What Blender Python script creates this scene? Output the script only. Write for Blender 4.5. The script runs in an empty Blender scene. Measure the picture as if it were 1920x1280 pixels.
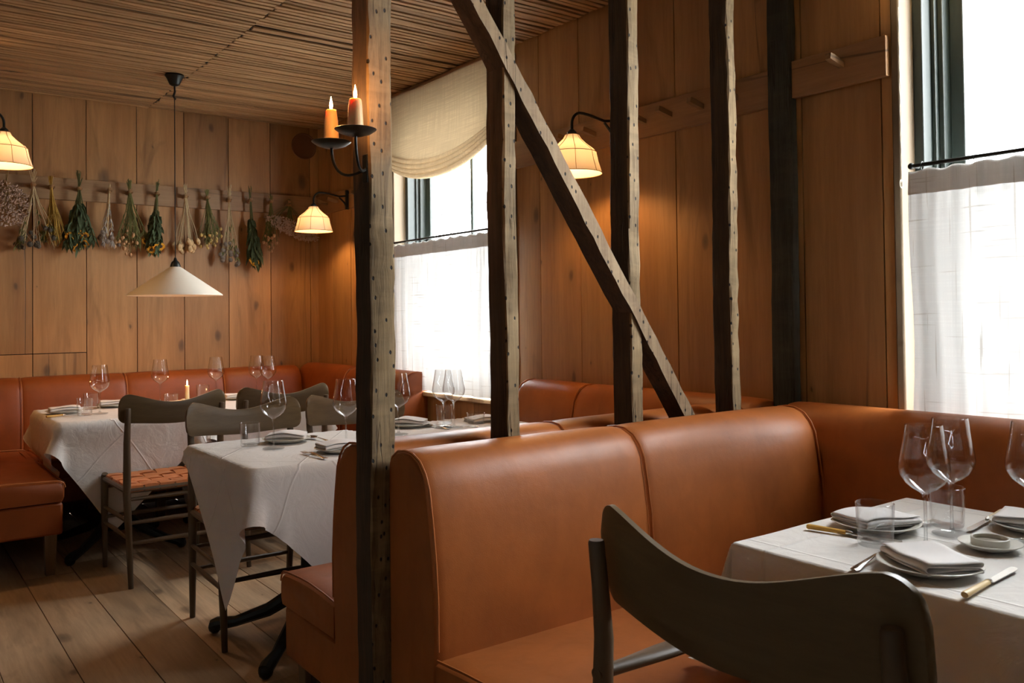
import bpy, bmesh, math, random
import numpy as np
from mathutils import Vector, Matrix
PI = math.pi
sc = bpy.context.scene
C = sc.collection
random.seed(7)

# ------------------------------------------------------------------ camera
F_PX, YAW, PITCH, ROLL, CYO = 1612.23, .640232463, .0178447581, -.0117649389, -78.66
cy, sy = math.cos(YAW), math.sin(YAW); cp, sp = math.cos(PITCH), math.sin(PITCH); cr, sr = math.cos(ROLL), math.sin(ROLL)
Fv = Vector((sy, cy, 0)) * cp + Vector((0, 0, sp))
Uv = Vector((-sy, -cy, 0)) * sp + Vector((0, 0, cp))
Rv = Vector((cy, -sy, 0))
R2, U2 = Rv * cr + Uv * sr, Rv * -sr + Uv * cr
cam = bpy.data.cameras.new('camera')
cam.sensor_width = 36; cam.sensor_fit = 'HORIZONTAL'
cam.lens = F_PX / 1920 * 36; cam.shift_y = CYO / 1920
cam.clip_start = .05
cam.dof.use_dof = True; cam.dof.focus_distance = 3.6; cam.dof.aperture_fstop = 14
co = bpy.data.objects.new('camera', cam); C.objects.link(co)
co.matrix_world = Matrix(((R2.x, U2.x, -Fv.x, 0), (R2.y, U2.y, -Fv.y, 0), (R2.z, U2.z, -Fv.z, 1.22), (0, 0, 0, 1)))
sc.camera = co

# ------------------------------------------------------------------ world and daylight
WALL_X, BACK_Y, CEIL, TOP = 2.7, 6.06, 2.63, .722
K = (1.22 - TOP) / (1.22 - .735)   # table-top survey was taken at .735
w = bpy.data.worlds.new('sky'); sc.world = w; w.use_nodes = True
bgn = w.node_tree.nodes['Background']
bgn.inputs[0].default_value = (.95, .975, 1, 1); bgn.inputs[1].default_value = 24.0
WINDOWS = [(3.60, 4.87), (.05, 1.479)]
for a, b in WINDOWS:
    l = bpy.data.lights.new('sky_portal', 'AREA'); l.shape = 'RECTANGLE'
    l.size = b - a; l.size_y = 1.9; l.cycles.is_portal = True
    o = bpy.data.objects.new('sky_portal', l); C.objects.link(o)
    o.location = (2.98, (a + b) / 2, 1.65); o.rotation_euler = (PI / 2, 0, PI / 2)
vs = sc.view_settings
sc.display_settings.display_device = 'sRGB'
vs.view_transform = 'Standard'; vs.look = 'None'; vs.gamma = 1; vs.use_curve_mapping = False
vs.exposure = 0.6
cyc = sc.cycles
cyc.use_denoising = True
cyc.max_bounces = 10; cyc.diffuse_bounces = 3; cyc.glossy_bounces = 4; cyc.transmission_bounces = 8
cyc.transparent_max_bounces = 24; cyc.caustics_reflective = False; cyc.caustics_refractive = False
cyc.sample_clamp_indirect = 6; cyc.blur_glossy = .5

# ------------------------------------------------------------------ node helpers
class N:
    def __init__(s, name):
        s.m = bpy.data.materials.new(name); s.m.use_nodes = True
        s.t = s.m.node_tree; s.t.nodes.clear()
        s.out = s.t.nodes.new('ShaderNodeOutputMaterial')
    def n(s, kind, **kw):
        x = s.t.nodes.new('ShaderNode' + kind)
        for k, v in kw.items(): setattr(x, k, v)
        return x
    def l(s, a, b): s.t.links.new(a, b)
    def mapped(s, scale=(1, 1, 1), rnd=False, rot=(0, 0, 0), src='Object'):
        tc = s.n('TexCoord'); mp = s.n('Mapping')
        mp.inputs['Scale'].default_value = scale; mp.inputs['Rotation'].default_value = rot
        s.l(tc.outputs[src], mp.inputs[0])
        if rnd:
            at = s.n('Attribute', attribute_name='rnd'); mu = s.n('VectorMath', operation='SCALE')
            mu.inputs[0].default_value = (17.3, 9.1, 23.7)
            s.l(at.outputs['Fac'], mu.inputs['Scale'])
            ad = s.n('VectorMath', operation='ADD'); s.l(mp.outputs[0], ad.inputs[0]); s.l(mu.outputs[0], ad.inputs[1])
            return ad.outputs[0]
        return mp.outputs[0]
    def noise(s, v, scale, detail=4, rough=.55, dist=0):
        x = s.n('TexNoise'); x.inputs['Scale'].default_value = scale; x.inputs['Detail'].default_value = detail
        x.inputs['Roughness'].default_value = rough; x.inputs['Distortion'].default_value = dist
        if v is not None: s.l(v, x.inputs['Vector'])
        return x.outputs['Fac']
    def ramp(s, f, stops):
        x = s.n('ValToRGB'); e = x.color_ramp.elements
        while len(e) < len(stops): e.new(.5)
        for i, (p, c) in enumerate(stops):
            e[i].position = p; e[i].color = (*c, 1) if len(c) == 3 else c
        s.l(f, x.inputs[0]); return x.outputs[0]
    def mix(s, f, a, b, mode='MIX'):
        x = s.n('Mix', data_type='RGBA', blend_type=mode)
        for sock, v in ((x.inputs[0], f), (x.inputs[6], a), (x.inputs[7], b)):
            if hasattr(v, 'links'): s.l(v, sock)
            elif isinstance(v, (int, float)): sock.default_value = v
            else: sock.default_value = (*v, 1)
        return x.outputs[2]
    def math(s, op, a, b=None, clamp=False):
        x = s.n('Math', operation=op, use_clamp=clamp)
        for i, v in enumerate((a, b)):
            if v is None: continue
            if hasattr(v, 'links'): s.l(v, x.inputs[i])
            else: x.inputs[i].default_value = v
        return x.outputs[0]
    def bump(s, h, strength=.3, dist=.002):
        x = s.n('Bump'); x.inputs['Strength'].default_value = strength; x.inputs['Distance'].default_value = dist
        s.l(h, x.inputs['Height']); return x.outputs[0]
    def bsdf(s, col, rough=.5, metal=0, normal=None, **kw):
        p = s.n('BsdfPrincipled')
        for k, v in (('Base Color', col), ('Roughness', rough), ('Metallic', metal)):
            if hasattr(v, 'links'): s.l(v, p.inputs[k])
            elif isinstance(v, (int, float)): p.inputs[k].default_value = v
            else: p.inputs[k].default_value = (*v, 1)
        if normal is not None: s.l(normal, p.inputs['Normal'])
        for k, v in kw.items(): p.inputs[k.replace('_', ' ')].default_value = v
        s.p = p; s.l(p.outputs[0], s.out.inputs[0]); return s
ramp3 = lambda lo, hi: [(lo, (0, 0, 0)), (hi, (1, 1, 1))]

def simple(name, col, rough=.5, metal=0, var=.12, scale=12, bump=0, **kw):
    m = N(name); v = m.mapped()
    f = m.noise(v, scale, 5)
    c = m.mix(f, tuple(x * (1 - var) for x in col), tuple(min(1, x * (1 + var)) for x in col))
    m.bsdf(c, rough, metal, m.bump(f, bump, .002) if bump else None, **kw)
    return m.m

def oak(name, light, dark, axis='Z', rough=.55, knots=True, rnd=True, crack=1.0):
    """sawn oak boards: stretched grain, a few knots and dark checks"""
    m = N(name)
    st = {'Z': (1, 1, .07), 'X': (.07, 1, 1), 'Y': (1, .07, 1)}[axis]
    st2 = {'Z': (1, 1, .30), 'X': (.30, 1, 1), 'Y': (1, .30, 1)}[axis]
    st3 = {'Z': (1, 1, .045), 'X': (.045, 1, 1), 'Y': (1, .045, 1)}[axis]
    v1 = m.mapped(st, rnd); v2 = m.mapped(st2, rnd); v3 = m.mapped(st3, rnd)
    broad = m.noise(v1, 5, 4, .6, .6)
    fine = m.noise(v1, 70, 5, .7, .2)
    c = m.mix(m.ramp(broad, ramp3(.3, .72)), light, dark)
    c = m.mix(m.math('MULTIPLY', m.ramp(fine, ramp3(.4, .75)), .35), c, tuple(x * .55 for x in dark))
    stk = m.noise(m.mapped({'Z': (1, 1, .16), 'X': (.16, 1, 1), 'Y': (1, .16, 1)}[axis], rnd), 6, 4, .6, 1.2)
    c = m.mix(m.math('MULTIPLY', m.ramp(stk, ramp3(.56, .74)), .62 if knots else .3), c, tuple(x * .42 for x in dark))
    cr = m.noise(v3, 6, 3, .5, .25)
    line = m.ramp(m.math('ABSOLUTE', m.math('SUBTRACT', cr, .5)), [(0, (1, 1, 1)), (.006 * crack, (.9, .9, .9)), (.016 * crack, (0, 0, 0))])
    gate = m.ramp(m.noise(v2, 1.3, 2), ramp3(.55, .66))
    line = m.math('MULTIPLY', line, gate)
    c = m.mix(m.math('MULTIPLY', line, .72), c, (.03, .017, .008))
    if knots:
        sep = m.n('SeparateXYZ'); m.l(m.mapped((1, 1, 1), rnd), sep.inputs[0])
        flat = m.n('CombineXYZ')
        if axis == 'Y': m.l(sep.outputs[0], flat.inputs[0]); m.l(m.math('MULTIPLY', sep.outputs[1], .5), flat.inputs[1])
        else: m.l(m.math('ADD', sep.outputs[0], sep.outputs[1]), flat.inputs[0]); m.l(m.math('MULTIPLY', sep.outputs[2], .5), flat.inputs[1])
        vo = m.n('TexVoronoi', voronoi_dimensions='2D'); vo.inputs['Scale'].default_value = 2.9
        wob = m.n('Mix', data_type='VECTOR')
        nz = m.n('TexNoise'); nz.inputs['Scale'].default_value = 14; m.l(v2, nz.inputs['Vector'])
        wob.inputs[0].default_value = .035; m.l(flat.outputs[0], wob.inputs[4]); m.l(nz.outputs['Color'], wob.inputs[5])
        m.l(wob.outputs[1], vo.inputs['Vector'])
        sv = m.n('SeparateColor'); m.l(vo.outputs['Color'], sv.inputs[0])
        kd = m.math('DIVIDE', vo.outputs['Distance'], m.math('ADD', m.math('MULTIPLY', m.math('POWER', sv.outputs[0], 2.0), 1.7), .12))
        k = m.ramp(kd, [(0, (1, 1, 1)), (.035, (.75, .75, .75)), (.06, (.22, .22, .22)), (.16, (0, 0, 0))])
        c = m.mix(m.math('MULTIPLY', k, .78), c, (.05, .028, .013))
    if rnd:
        at = m.n('Attribute', attribute_name='rnd')
        hs = m.n('HueSaturation'); m.l(c, hs.inputs['Color'])
        m.l(m.math('ADD', m.math('MULTIPLY', at.outputs['Fac'], .42), .80), hs.inputs['Value'])
        c = hs.outputs[0]
    h = m.math('SUBTRACT', fine, m.math('MULTIPLY', line, 1.5))
    m.bsdf(c, rough, 0, m.bump(h, .35, .0015))
    return m.m

def old_beam(name, light, dark, holes=True, saw=True):
    """weathered stud: coarse checked grain, saw marks and rows of lath-nail holes"""
    m = N(name)
    v1 = m.mapped((1, 1, .06)); v0 = m.mapped(); vs_ = m.mapped((.25, .25, 1))
    g = m.noise(v1, 45, 6, .75, .6); b = m.noise(v0, 6, 5, .6)
    c = m.mix(m.ramp(g, ramp3(.40, .62)), light, dark)
    c = m.mix(m.math('MULTIPLY', m.ramp(b, ramp3(.4, .7)), .5), c, tuple(x * .6 for x in dark))
    sawn = m.noise(vs_, 22, 3, .6, .5)
    c = m.mix(m.math('MULTIPLY', m.ramp(sawn, ramp3(.5, .68)), .35 if saw else .1), c, tuple(min(1, x * 1.25) for x in light))
    chk = m.noise(m.mapped((1, 1, .035)), 40, 2, .5, .3)
    line = m.math('MULTIPLY', m.ramp(m.math('ABSOLUTE', m.math('SUBTRACT', chk, .5)), [(0, (1, 1, 1)), (.02, (0, 0, 0))]),
                  m.ramp(m.noise(v0, 4, 2), ramp3(.5, .62)))
    c = m.mix(m.math('MULTIPLY', line, .8), c, (.015, .012, .008))
    h = m.math('SUBTRACT', m.math('ADD', g, m.math('MULTIPLY', sawn, .5)), m.math('MULTIPLY', line, 1.5))
    if holes:
        vo = m.n('TexVoronoi', voronoi_dimensions='2D'); vo.inputs['Scale'].default_value = 17; vo.inputs['Randomness'].default_value = .92
        m.l(m.mapped((1.6, 1.15, 1), rot=(PI / 2, 0, 0)), vo.inputs['Vector'])
        wb = m.math('ADD', vo.outputs['Distance'], m.math('MULTIPLY', m.noise(v0, 130, 2), .05))
        k = m.ramp(wb, [(0, (1, 1, 1)), (.085, (1, 1, 1)), (.125, (0, 0, 0))])
        c = m.mix(k, c, (.012, .01, .008)); h = m.math('SUBTRACT', h, m.math('MULTIPLY', k, 2))
    m.bsdf(c, .8, 0, m.bump(h, .7, .003))
    return m.m

def leather(name, col, rough=.47):
    m = N(name); v = m.mapped()
    vo = m.n('TexVoronoi'); vo.inputs['Scale'].default_value = 420; m.l(v, vo.inputs['Vector'])
    b = m.noise(v, 5, 4, .6); s_ = m.noise(m.mapped((1, 1, .3)), 14, 4, .6, 1)
    c = m.mix(m.ramp(b, ramp3(.3, .7)), tuple(x * .8 for x in col), tuple(x * 1.12 for x in col))
    c = m.mix(m.math('MULTIPLY', m.ramp(s_, ramp3(.5, .8)), .3), c, tuple(x * .6 for x in col))
    r = m.math('ADD', m.math('MULTIPLY', s_, .14), rough - .07)
    h = m.math('ADD', m.math('MULTIPLY', vo.outputs['Distance'], .25), m.math('MULTIPLY', b, 6))
    m.bsdf(c, r, 0, m.bump(h, .25, .002)); m.p.inputs['Specular IOR Level'].default_value = .42
    return m.m

def cloth(name, col, rough=.85, weave=900, trans=0, alpha=0, slub=0, bump=.2, weavevar=0, crease=False):
    m = N(name); v = m.mapped()
    n1 = m.noise(v, 7, 4); n2 = m.noise(v, weave, 2)
    c = m.mix(n1, tuple(x * .94 for x in col), col)
    hgt = n2
    if weavevar:
        wv = m.math('ADD', m.noise(m.mapped((1, .5, 30)), 8, 3, .6), m.noise(m.mapped((1, 30, .5)), 8, 3, .6))
        c = m.mix(m.math('MULTIPLY', m.ramp(wv, ramp3(.8, 1.2)), weavevar), c, tuple(x * .55 for x in col))
    if crease:
        at = m.n('Attribute', attribute_name='cuv'); sp = m.n('SeparateXYZ'); m.l(at.outputs['Vector'], sp.inputs[0]); tot = None
        for k_ in (0, 1):
            f_ = m.math('PINGPONG', sp.outputs[k_], .125)
            ln = m.ramp(m.math('MULTIPLY', f_, 8), [(0, (1, 1, 1)), (.035, (0, 0, 0))])
            g_ = m.math('GREATER_THAN', sp.outputs[k_], .02); ln = m.math('MULTIPLY', ln, g_)
            tot = ln if tot is None else m.math('MAXIMUM', tot, ln)
        hgt = m.math('ADD', m.math('MULTIPLY', n2, .15), m.math('ADD', m.math('MULTIPLY', tot, 1.6), m.math('MULTIPLY', m.noise(v, 9, 4, .6, 1.5), 3)))
    if slub:
        sl = None
        for k, (st, sc_) in enumerate((((1, 1.3, 40), 3.0), ((1, 40, 1.0), 3.0))):
            nz = m.noise(m.mapped(st), sc_, 2, .4)
            ln = m.ramp(nz, ramp3(.66, .70))
            sl = ln if sl is None else m.math('MAXIMUM', sl, ln)
        c = m.mix(m.math('MULTIPLY', sl, slub), c, (.32, .25, .17))
    m.bsdf(c, rough, 0, m.bump(hgt, bump, .0026 if crease else .0006))
    sh = m.p.outputs[0]
    if trans:
        t = m.n('BsdfTranslucent')
        if hasattr(c, 'links'): m.l(c, t.inputs[0])
        mx = m.n('MixShader'); mx.inputs[0].default_value = trans; m.l(sh, mx.inputs[1]); m.l(t.outputs[0], mx.inputs[2]); sh = mx.outputs[0]
    if alpha:
        t = m.n('BsdfTransparent'); mx = m.n('MixShader')
        if slub: m.l(m.math('MULTIPLY', m.math('SUBTRACT', 1, sl), alpha), mx.inputs[0])
        else: mx.inputs[0].default_value = alpha
        m.l(sh, mx.inputs[1]); m.l(t.outputs[0], mx.inputs[2]); sh = mx.outputs[0]
    m.l(sh, m.out.inputs[0]); return m.m

def thin_glass(name, tint=(.97, .98, .98), ior=1.5):
    m = N(name); t = m.n('BsdfTransparent'); t.inputs[0].default_value = (*tint, 1)
    g = m.n('BsdfGlossy'); g.inputs['Roughness'].default_value = .02
    lw = m.n('LayerWeight'); lw.inputs[0].default_value = .5
    r0 = ((ior - 1) / (ior + 1)) ** 2
    fr = m.math('ADD', m.math('MULTIPLY', m.math('POWER', lw.outputs['Facing'], 4.0), 1 - r0), r0)
    mx = m.n('MixShader'); m.l(fr, mx.inputs[0]); m.l(t.outputs[0], mx.inputs[1]); m.l(g.outputs[0], mx.inputs[2])
    m.l(mx.outputs[0], m.out.inputs[0]); return m.m
def emit(name, col, strength):
    m = N(name); e = m.n('Emission'); e.inputs[0].default_value = (*col, 1); e.inputs[1].default_value = strength
    m.l(e.outputs[0], m.out.inputs[0]); return m.m

OAK = oak('oak_panelling', (.50, .265, .095), (.32, .145, .045))
DARKW = simple('dark_stained_wall', (.035, .022, .012), .6)
OAKY = oak('oak_rail_y', (.40, .22, .095), (.27, .13, .05), 'Y', knots=False, rnd=False)
OAKX = oak('oak_rail_x', (.36, .215, .10), (.24, .13, .055), 'X', knots=False, rnd=False)
TRIM = oak('pale_window_trim', (.62, .43, .25), (.5, .33, .18), knots=False, rnd=False, crack=.4)
FLOOR = oak('floor_boards', (.62, .43, .26), (.36, .235, .13), 'Y', .6, True, True, 1.4)
LATH = oak('ceiling_lath', (.52, .32, .15), (.36, .20, .085), 'X', .8, False, True, .6)
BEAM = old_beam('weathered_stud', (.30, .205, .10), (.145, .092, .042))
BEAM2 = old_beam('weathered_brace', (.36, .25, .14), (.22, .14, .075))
BEAMS = old_beam('stained_shaded_beam_side', (.085, .05, .028), (.04, .025, .015), False, False)  # aged stain, darkened further to paint in shade on sides facing away
BEAMD = old_beam('dark_wall_stud', (.05, .048, .036), (.022, .022, .016), False)
CHAIRW = oak('chair_oak', (.17, .115, .05), (.085, .055, .024), 'X', .45, False, False, .4)
CHAIRL = oak('chair_leg_oak', (.13, .085, .045), (.075, .047, .025), 'Z', .45, False, False, .4)
LEGW = oak('bench_leg_wood', (.2, .12, .06), (.12, .07, .035), 'Z', .5, False, False, .4)
LEATHER = leather('tan_leather', (.39, .115, .023))
LEATHERR = leather('red_tan_leather', (.27, .060, .008))
PIPE = simple('piping_leather', (.42, .13, .03), .45)
STRAP = leather('strap_leather', (.50, .17, .055), .42)
TCLOTH = cloth('table_linen', (.82, .79, .75), .85, 700, .12, crease=True, bump=.6)
NAPKIN = cloth('napkin_linen', (.84, .81, .79), .9, 1200, .1, bump=.35)
CURTAIN = cloth('cafe_curtain_linen', (.86, .85, .82), .9, 700, .080, .006, .38, weavevar=.12)
SHADE = cloth('roman_shade_linen', (.56, .405, .23), .9, 500, .09, .0, 0, .5, .5)
PLASTER = simple('cream_reveal', (.15, .108, .065), .7, var=.05)
SASH = simple('dark_green_sash', (.014, .021, .017), .5, var=.2)
IRON = simple('black_iron', (.018, .02, .018), .42, .6, bump=.3, scale=60)
IRONG = simple('worn_iron', (.07, .072, .065), .38, .8, bump=.3, scale=60)
SILVER = simple('silver_steel', (.72, .70, .66), .2, 1, .05)
BONE = simple('cream_bone_handle', (.68, .50, .24), .4)
BONEY = simple('yellow_bone_handle', (.62, .36, .07), .4)
CERAM = simple('cream_stoneware', (.62, .60, .53), .28, var=.06, scale=40)
CLAY = simple('brown_stoneware', (.28, .24, .17), .4)
WAX = simple('candle_wax', (.80, .50, .22), .5, Subsurface_Weight=.12)
WAXY = simple('ivory_wax', (.85, .68, .38), .5, Subsurface_Weight=.3)
FLAME = emit('flame', (1, .62, .25), 60)
GLASS = thin_glass('clear_glass', (.988, .99, .99), 1.6)
PANE = thin_glass('window_pane', (.98, .99, .99), 1.25)
def solid_glass():
    m = N('solid_glass'); g = m.n('BsdfGlass'); g.inputs['IOR'].default_value = 1.45; g.inputs['Roughness'].default_value = 0
    t = m.n('BsdfTransparent'); t.inputs[0].default_value = (.95, .96, .96, 1); mx = m.n('MixShader'); mx.inputs[0].default_value = .72
    m.l(g.outputs[0], mx.inputs[1]); m.l(t.outputs[0], mx.inputs[2]); m.l(mx.outputs[0], m.out.inputs[0]); return m.m
SGLASS = solid_glass()
LAMPSH = N('lamp_linen'); 
def lamp_linen():
    m = LAMPSH; t = m.n('BsdfTranslucent'); d = m.n('BsdfDiffuse'); t.inputs[0].default_value = (.46, .40, .33, 1); d.inputs[0].default_value = (.42, .37, .31, 1)
    mx = m.n('MixShader'); mx.inputs[0].default_value = .16; m.l(d.outputs[0], mx.inputs[1]); m.l(t.outputs[0], mx.inputs[2]); m.l(mx.outputs[0], m.out.inputs[0]); return m.m
LAMPSH = lamp_linen()
WIRE = simple('shade_wire', (.20, .10, .04), .6)
BULB = emit('bulb', (1, .62, .28), 30)
PEND = simple('cream_pendant_enamel', (.66, .60, .50), .45, var=.03)
BLACK = simple('dark_backing', (.012, .009, .006), .9)
BARK = simple('grey_bark', (.05, .05, .048), .9)
SNOW = simple('pale_ground', (.6, .6, .58), .9)

# ------------------------------------------------------------------ mesh helpers
class MB:
    def __init__(s): s.v = []; s.f = []; s.r = []; s.mi = []; s.cur = 0.0; s.curm = 0
    def add(s, vs, fs):
        o = len(s.v); s.v += [tuple(v) for v in vs]; s.f += [tuple(i + o for i in f) for f in fs]
        s.r += [s.cur] * len(fs); s.mi += [s.curm] * len(fs); return s
    def box(s, x0, x1, y0, y1, z0, z1, M=None):
        vs = [Vector((x, y, z)) for z in (z0, z1) for y in (y0, y1) for x in (x0, x1)]
        if M: vs = [M @ v for v in vs]
        return s.add(vs, [(0, 2, 3, 1), (4, 5, 7, 6), (0, 1, 5, 4), (2, 6, 7, 3), (0, 4, 6, 2), (1, 3, 7, 5)])
    def tube(s, pts, rad, n=10, cap=True, sq=1.0):
        pts = [Vector(p) for p in pts]; k = len(pts)
        if not hasattr(rad, '__len__'): rad = [rad] * k
        vs = []; up = None
        for i, p in enumerate(pts):
            d = (pts[min(i + 1, k - 1)] - pts[max(i - 1, 0)])
            d = d.normalized() if d.length > 1e-9 else Vector((0, 0, 1))
            if up is None:
                up = Vector((0, 0, 1)) if abs(d.z) < .9 else Vector((1, 0, 0))
            a = d.cross(up).normalized(); b = a.cross(d).normalized(); up = b
            for j in range(n):
                t = 2 * PI * j / n; vs.append(p + (a * math.cos(t) + b * math.sin(t) * sq) * rad[i])
        fs = [(i * n + j, i * n + (j + 1) % n, (i + 1) * n + (j + 1) % n, (i + 1) * n + j) for i in range(k - 1) for j in range(n)]
        if cap: fs += [tuple(range(n - 1, -1, -1)), tuple((k - 1) * n + j for j in range(n))]
        return s.add(vs, fs)
    def lathe(s, prof, n=32, at=(0, 0, 0), cap=False, M=None):
        ax, ay, az = at; vs = []; k = len(prof)
        for r, z in prof:
            for j in range(n):
                t = 2 * PI * j / n; vs.append(Vector((ax + r * math.cos(t), ay + r * math.sin(t), az + z)))
        if M: vs = [M @ v for v in vs]
        fs = [(i * n + j, i * n + (j + 1) % n, (i + 1) * n + (j + 1) % n, (i + 1) * n + j) for i in range(k - 1) for j in range(n)]
        if cap: fs += [tuple(range(n - 1, -1, -1)), tuple((k - 1) * n + j for j in range(n))]
        return s.add(vs, fs)
    def ball(s, c, r, n=8, m=6, sz=1.0):
        prof = [(max(1e-4, r * math.sin(PI * i / m)), -r * sz * math.cos(PI * i / m)) for i in range(m + 1)]
        return s.lathe(prof, n, c)
    def loft(s, rings, closed=True, cap=True):
        n = len(rings[0]); k = len(rings); vs = [v for r in rings for v in r]
        J = n if closed else n - 1
        fs = [(i * n + j, i * n + (j + 1) % n, (i + 1) * n + (j + 1) % n, (i + 1) * n + j) for i in range(k - 1) for j in range(J)]
        if cap and closed: fs += [tuple(range(n - 1, -1, -1)), tuple((k - 1) * n + j for j in range(n))]
        return s.add(vs, fs)
    def build(s, name, mat, parent=None, ang=35, smooth=True, bevel=0, solid=0, sub=0, base=None):
        me = bpy.data.meshes.new(name)
        v = s.v
        if base is not None: v = [(x - base[0], y - base[1], z - base[2]) for x, y, z in v]
        me.from_pydata(v, [], s.f); 
        mats = mat if isinstance(mat, (list, tuple)) else [mat]
        for m in mats: me.materials.append(m)
        if len(mats) > 1: me.polygons.foreach_set('material_index', s.mi)
        at = me.attributes.new('rnd', 'FLOAT', 'FACE'); at.data.foreach_set('value', s.r)
        bm = bmesh.new(); bm.from_mesh(me); bmesh.ops.recalc_face_normals(bm, faces=bm.faces); bm.to_mesh(me); bm.free()
        if smooth:
            me.polygons.foreach_set('use_smooth', [True] * len(me.polygons)); me.set_sharp_from_angle(angle=math.radians(ang))
        me.update()
        o = bpy.data.objects.new(name, me); C.objects.link(o)
        if base is not None: o.location = base
        if parent: o.parent = parent
        if bevel:
            b = o.modifiers.new('b', 'BEVEL'); b.width = bevel; b.segments = 2; b.limit_method = 'ANGLE'; b.angle_limit = .7; b.harden_normals = False
        if solid:
            b = o.modifiers.new('s', 'SOLIDIFY'); b.thickness = solid; b.offset = 0
        if sub:
            b = o.modifiers.new('u', 'SUBSURF'); b.levels = sub; b.render_levels = sub
        return o
def tag(o, label, cat, group=None, kind=None):
    if label: o['label'] = label
    if cat: o['category'] = cat
    if group: o['group'] = group
    if kind: o['kind'] = kind
    return o
def thing(name, label, cat, loc=(0, 0, 0), rz=0, group=None):
    o = bpy.data.objects.new(name, None); C.objects.link(o); o.empty_display_size = .05
    o.location = loc; o.rotation_euler = (0, 0, rz); return tag(o, label, cat, group)
def struct(mb, name, mat, **kw):
    o = mb.build(name, mat, **kw); o['kind'] = 'structure'; return o
def dup(root, loc, rz=0, label=None, group=None, scale=None):
    r = root.copy(); C.objects.link(r); r.location = loc; r.rotation_euler = (0, 0, rz)
    if label: r['label'] = label
    if group: r['group'] = group
    if scale: r.scale = (scale,) * 3
    for ch in list(root.children):
        c = ch.copy(); C.objects.link(c); c.parent = r
        for g in ch.children:
            d = g.copy(); C.objects.link(d); d.parent = c
    return r
def point(name, loc, energy, col, r=.02, parent=None):
    l = bpy.data.lights.new(name, 'POINT'); l.energy = energy; l.color = col; l.shadow_soft_size = r
    o = bpy.data.objects.new(name, l); C.objects.link(o); o.location = loc
    if parent: o.parent = parent
    return o
rr = random.uniform

# ------------------------------------------------------------------ room shell
XL, YN = -6.0, -4.6
def board_wall(name, axis, const, lo, hi, zlo, zhi, pitch, start, holes=(), th=.018, cuts=None):
    """vertical boards on a dark backing; axis 'x': wall runs along x at y=const, 'y': runs along y at x=const"""
    b = MB()
    s0 = start
    while s0 > lo: s0 -= pitch
    edges = []
    e = s0
    while e < hi: edges.append(e); e += pitch
    cutset = sorted(set([h[0] for h in holes] + [h[1] for h in holes]))
    for a in edges:
        segs = [max(a, lo)] + [c for c in cutset if max(a, lo) < c < min(a + pitch, hi)] + [min(a + pitch, hi)]
        rn = random.random()
        for i in range(len(segs) - 1):
            u0, u1 = segs[i], segs[i + 1]
            if u1 - u0 < .004: continue
            g0 = .0024 if i == 0 else 0; g1 = .0024 if i == len(segs) - 2 else 0
            mid = (u0 + u1) / 2; zz = [(zlo, zhi)]
            for h in holes:
                if h[0] < mid < h[1]:
                    zz = [(zlo, h[2]), (h[3], zhi)]
            if cuts:
                for (c0, c1, zc) in cuts:
                    if c0 < mid < c1: zz = [(zlo, zc - .0024), (zc + .0024, zhi)]
            for k, (z0, z1) in enumerate(zz):
                if z1 - z0 < .01: continue
                b.cur = (rn + .37 * k) % 1
                if axis == 'x': b.box(u0 + g0, u1 - g1, const, const + th, z0, z1)
                else: b.box(const, const + th, u0 + g0, u1 - g1, z0, z1)
    # backing
    b.cur = 0; b.curm = 1
    spans = [(lo, hi, zlo, zhi)]
    for h in holes:
        new = []
        for (a, c, z0, z1) in spans:
            if h[0] >= a and h[1] <= c and z0 == zlo and z1 == zhi:
                new += [(a, h[0], z0, z1), (h[1], c, z0, z1), (h[0], h[1], z0, h[2]), (h[0], h[1], h[3], z1)]
            else: new.append((a, c, z0, z1))
        spans = new
    for (a, c, z0, z1) in spans:
        if c - a < .002 or z1 - z0 < .002: continue
        if axis == 'x': b.box(a, c, const + th, const + th + .12, z0, z1)
        else: b.box(const + th, const + th + .12, a, c, z0, z1)
    return struct(b, name, [OAK, BLACK], smooth=False)
SILL, HEAD = .765, 2.56
board_wall('wall_back', 'x', BACK_Y, -.05, WALL_X + .15, 0, CEIL + .02, .3055, .802, cuts=[(.48, 1.107, 1.012)])
board_wall('wall_right', 'y', WALL_X, YN, BACK_Y, 0, CEIL + .02, .305, 3.38, holes=[(a - .03, b_ + .03, SILL - .02, HEAD + .03) for a, b_ in WINDOWS])
b = MB(); b.box(-.17, -.05, 4.7, BACK_Y + .14, 0, CEIL); struct(b, 'wall_left_stub', OAK)['kind'] = 'structure'
bpy.data.objects['wall_left_stub'].name = 'wall_left'
b = MB(); b.box(XL - .12, XL, YN, BACK_Y + .14, 0, CEIL); struct(b, 'wall_far_left', DARKW)
b = MB(); b.box(XL, -.17, BACK_Y, BACK_Y + .14, 0, CEIL); struct(b, 'wall_back_left', DARKW)
b = MB()
b.box(XL, WALL_X + .14, YN - .14, YN, 0, CEIL)
struct(b, 'wall_near', DARKW)
# floor: planks along Y
b = MB(); x = XL; k = 0
start = .575
while start > XL: start -= .2165
x = start
while x < WALL_X:
    y = YN - rr(0, 2)
    while y < BACK_Y:
        L = rr(1.6, 3.4); b.cur = random.random()
        z = rr(-.0012, .0012)
        b.box(x + .0018, x + .2165 - .0018, max(y, YN) + .001, min(y + L, BACK_Y + .02) - .001, -.03, z)
        y += L
    x += .2165
b.curm = 1; b.box(XL, WALL_X, YN, BACK_Y, -.08, -.012)
struct(b, 'floor', [FLOOR, BLACK], smooth=False)
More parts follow.
